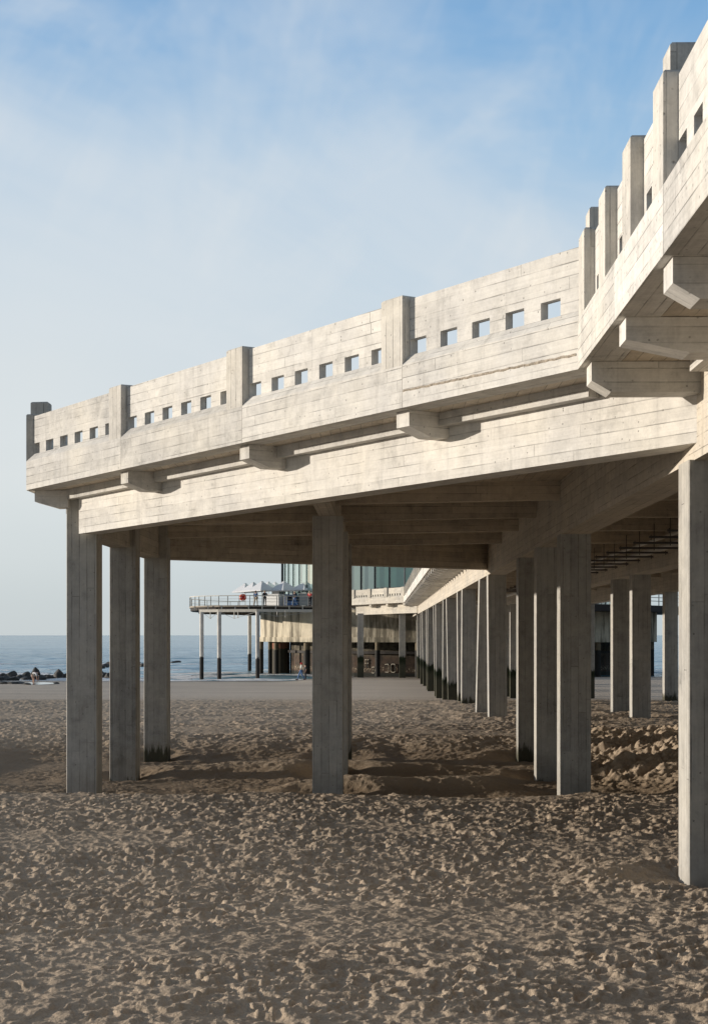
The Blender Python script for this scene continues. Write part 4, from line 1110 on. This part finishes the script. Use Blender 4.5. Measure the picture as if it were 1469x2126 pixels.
for i, (a, d, w, h) in enumerate([(4, 4.58, 1.6, .32), (14, 4.56, 1.5, .3), (27, 4.55, 1.5, .3), (37, 4.56, 1.4, .34), (57, 4.5, .9, .2), (117, 4.6, .7, .25)]):
    rock(a, d, w, h, 'flat dark weed covered stone beside the tide pool', 300 + i * 5, .3, gz(*wpt(a, d))).__setitem__('group', 'flat stones by the tide pool')

# ------------------------------------------------------------------ sky, sun, camera
SUN_EL, SUN_AZ = math.radians(6.2), math.radians(180 - 7.6)     # direction toward the sun in plan: (-1, ~0)
sdir = Vector((math.cos(SUN_AZ) * math.cos(SUN_EL), math.sin(SUN_AZ) * math.cos(SUN_EL), math.sin(SUN_EL)))
w = bpy.data.worlds.new('World'); scene.world = w; w.use_nodes = True
nt = w.node_tree
for n in list(nt.nodes): nt.nodes.remove(n)
b = NB(nt)
out = b.n('ShaderNodeOutputWorld'); bg = b.n('ShaderNodeBackground'); nt.links.new(bg.outputs[0], out.inputs[0])
sky = b.n('ShaderNodeTexSky', sky_type='NISHITA'); sky.sun_disc = False; sky.sun_elevation = SUN_EL
sky.sun_rotation = math.atan2(sdir.x, sdir.y); sky.air_density = 1.0; sky.dust_density = 1.0; sky.ozone_density = 1.5
d = b.n('ShaderNodeTexCoord').outputs['Generated']; dx, dy, dz = b.xyz(d)
el = b.math('MAXIMUM', dz, 0.0)
grad = b.ramp(el, [(0.0, (.60, .69, .73)), (.06, (.61, .72, .79)), (.13, (.62, .75, .86)), (.22, (.53, .71, .88)), (.30, (.37, .60, .86)), (.37, (.23, .47, .79)), (.55, (.13, .25, .46)), (1.0, (.06, .13, .26))])
left = b.mapr(b.math('SUBTRACT', dy, dx), 0.80, 1.35)   # brighter haze toward the sunward side
rel = b.math('DIVIDE', dx, b.math('MAXIMUM', dy, 0.05))
hz = b.math('MULTIPLY', b.mapr(rel, 0.20, -0.22), b.math('MULTIPLY', b.mapr(el, .36, .17), b.mapr(el, .02, .10, .35, 1.0)))
grad = b.mix(b.math('MULTIPLY', hz, 0.74), grad, (.88, .905, .905))
pv = b.comb(b.math('DIVIDE', dx, b.math('ADD', el, .12)), b.math('DIVIDE', dy, b.math('ADD', el, .12)), 0.0)
c1 = b.noise(b.comb(b.math('ADD', b.math('MULTIPLY', rel, 2.2), b.math('MULTIPLY', el, 2.0)), b.math('MULTIPLY', el, 5.5), dy), 1.0, 5.0, 0.55, 0.8)
c2 = b.noise(b.comb(b.math('ADD', b.math('MULTIPLY', rel, 9.0), b.math('MULTIPLY', el, -7.0)), b.math('ADD', b.math('MULTIPLY', el, 5.0), b.math('MULTIPLY', rel, 3.0)), 2.0), 1.0, 4.0, 0.6, 0.6)
cl = b.math('ADD', b.math('MULTIPLY', b.mapr(c1, .38, .68, smooth=True), .66), b.math('MULTIPLY', b.mapr(c2, .44, .74), .42))
cl = b.math('MULTIPLY', cl, b.mapr(el, .03, .12))
grad = b.mix(b.math('MULTIPLY', cl, .85), grad, (.84, .89, .93))
warm = b.mix(0.85, sky.outputs[0], grad) if False else None
dim = b.mapr(dy, -0.15, 0.35, 0.62, 1.0)
dim = b.math('MULTIPLY', dim, b.mapr(dx, 0.45, 1.0, 1.0, 0.55))
grad = b.mix(1.0, grad, b.comb(dim, dim, dim), 'MULTIPLY')
sk = b.mix(1.0, sky.outputs[0], (0.09, 0.09, 0.09), 'MULTIPLY')
b.put(bg.inputs[0], b.mix(0.82, sk, grad)); bg.inputs[1].default_value = 1.0

L = bpy.data.lights.new('sun', 'SUN'); L.energy = 5.0; L.angle = math.radians(0.6); L.color = (1.0, 0.905, 0.785)
so = bpy.data.objects.new('sun', L); COL.objects.link(so); so.rotation_euler = sdir.to_track_quat('Z', 'Y').to_euler(); so.location = (-40, 10, 30)

cam = bpy.data.cameras.new('camera'); co = bpy.data.objects.new('camera', cam); COL.objects.link(co)
cam.sensor_fit = 'HORIZONTAL'; cam.sensor_width = 36.0; cam.lens = F / 1469.0 * 36.0
cam.shift_y = (HZ - 1063.0) / 1469.0; cam.clip_start = 0.1; cam.clip_end = 60000
co.location = (0, 0, EYE); co.rotation_euler = (math.radians(90), 0, TH)
scene.camera = co
scene.view_settings.view_transform = 'Standard'; scene.view_settings.look = 'None'; scene.view_settings.exposure = 0; scene.view_settings.gamma = 1
scene.render.engine = 'CYCLES'
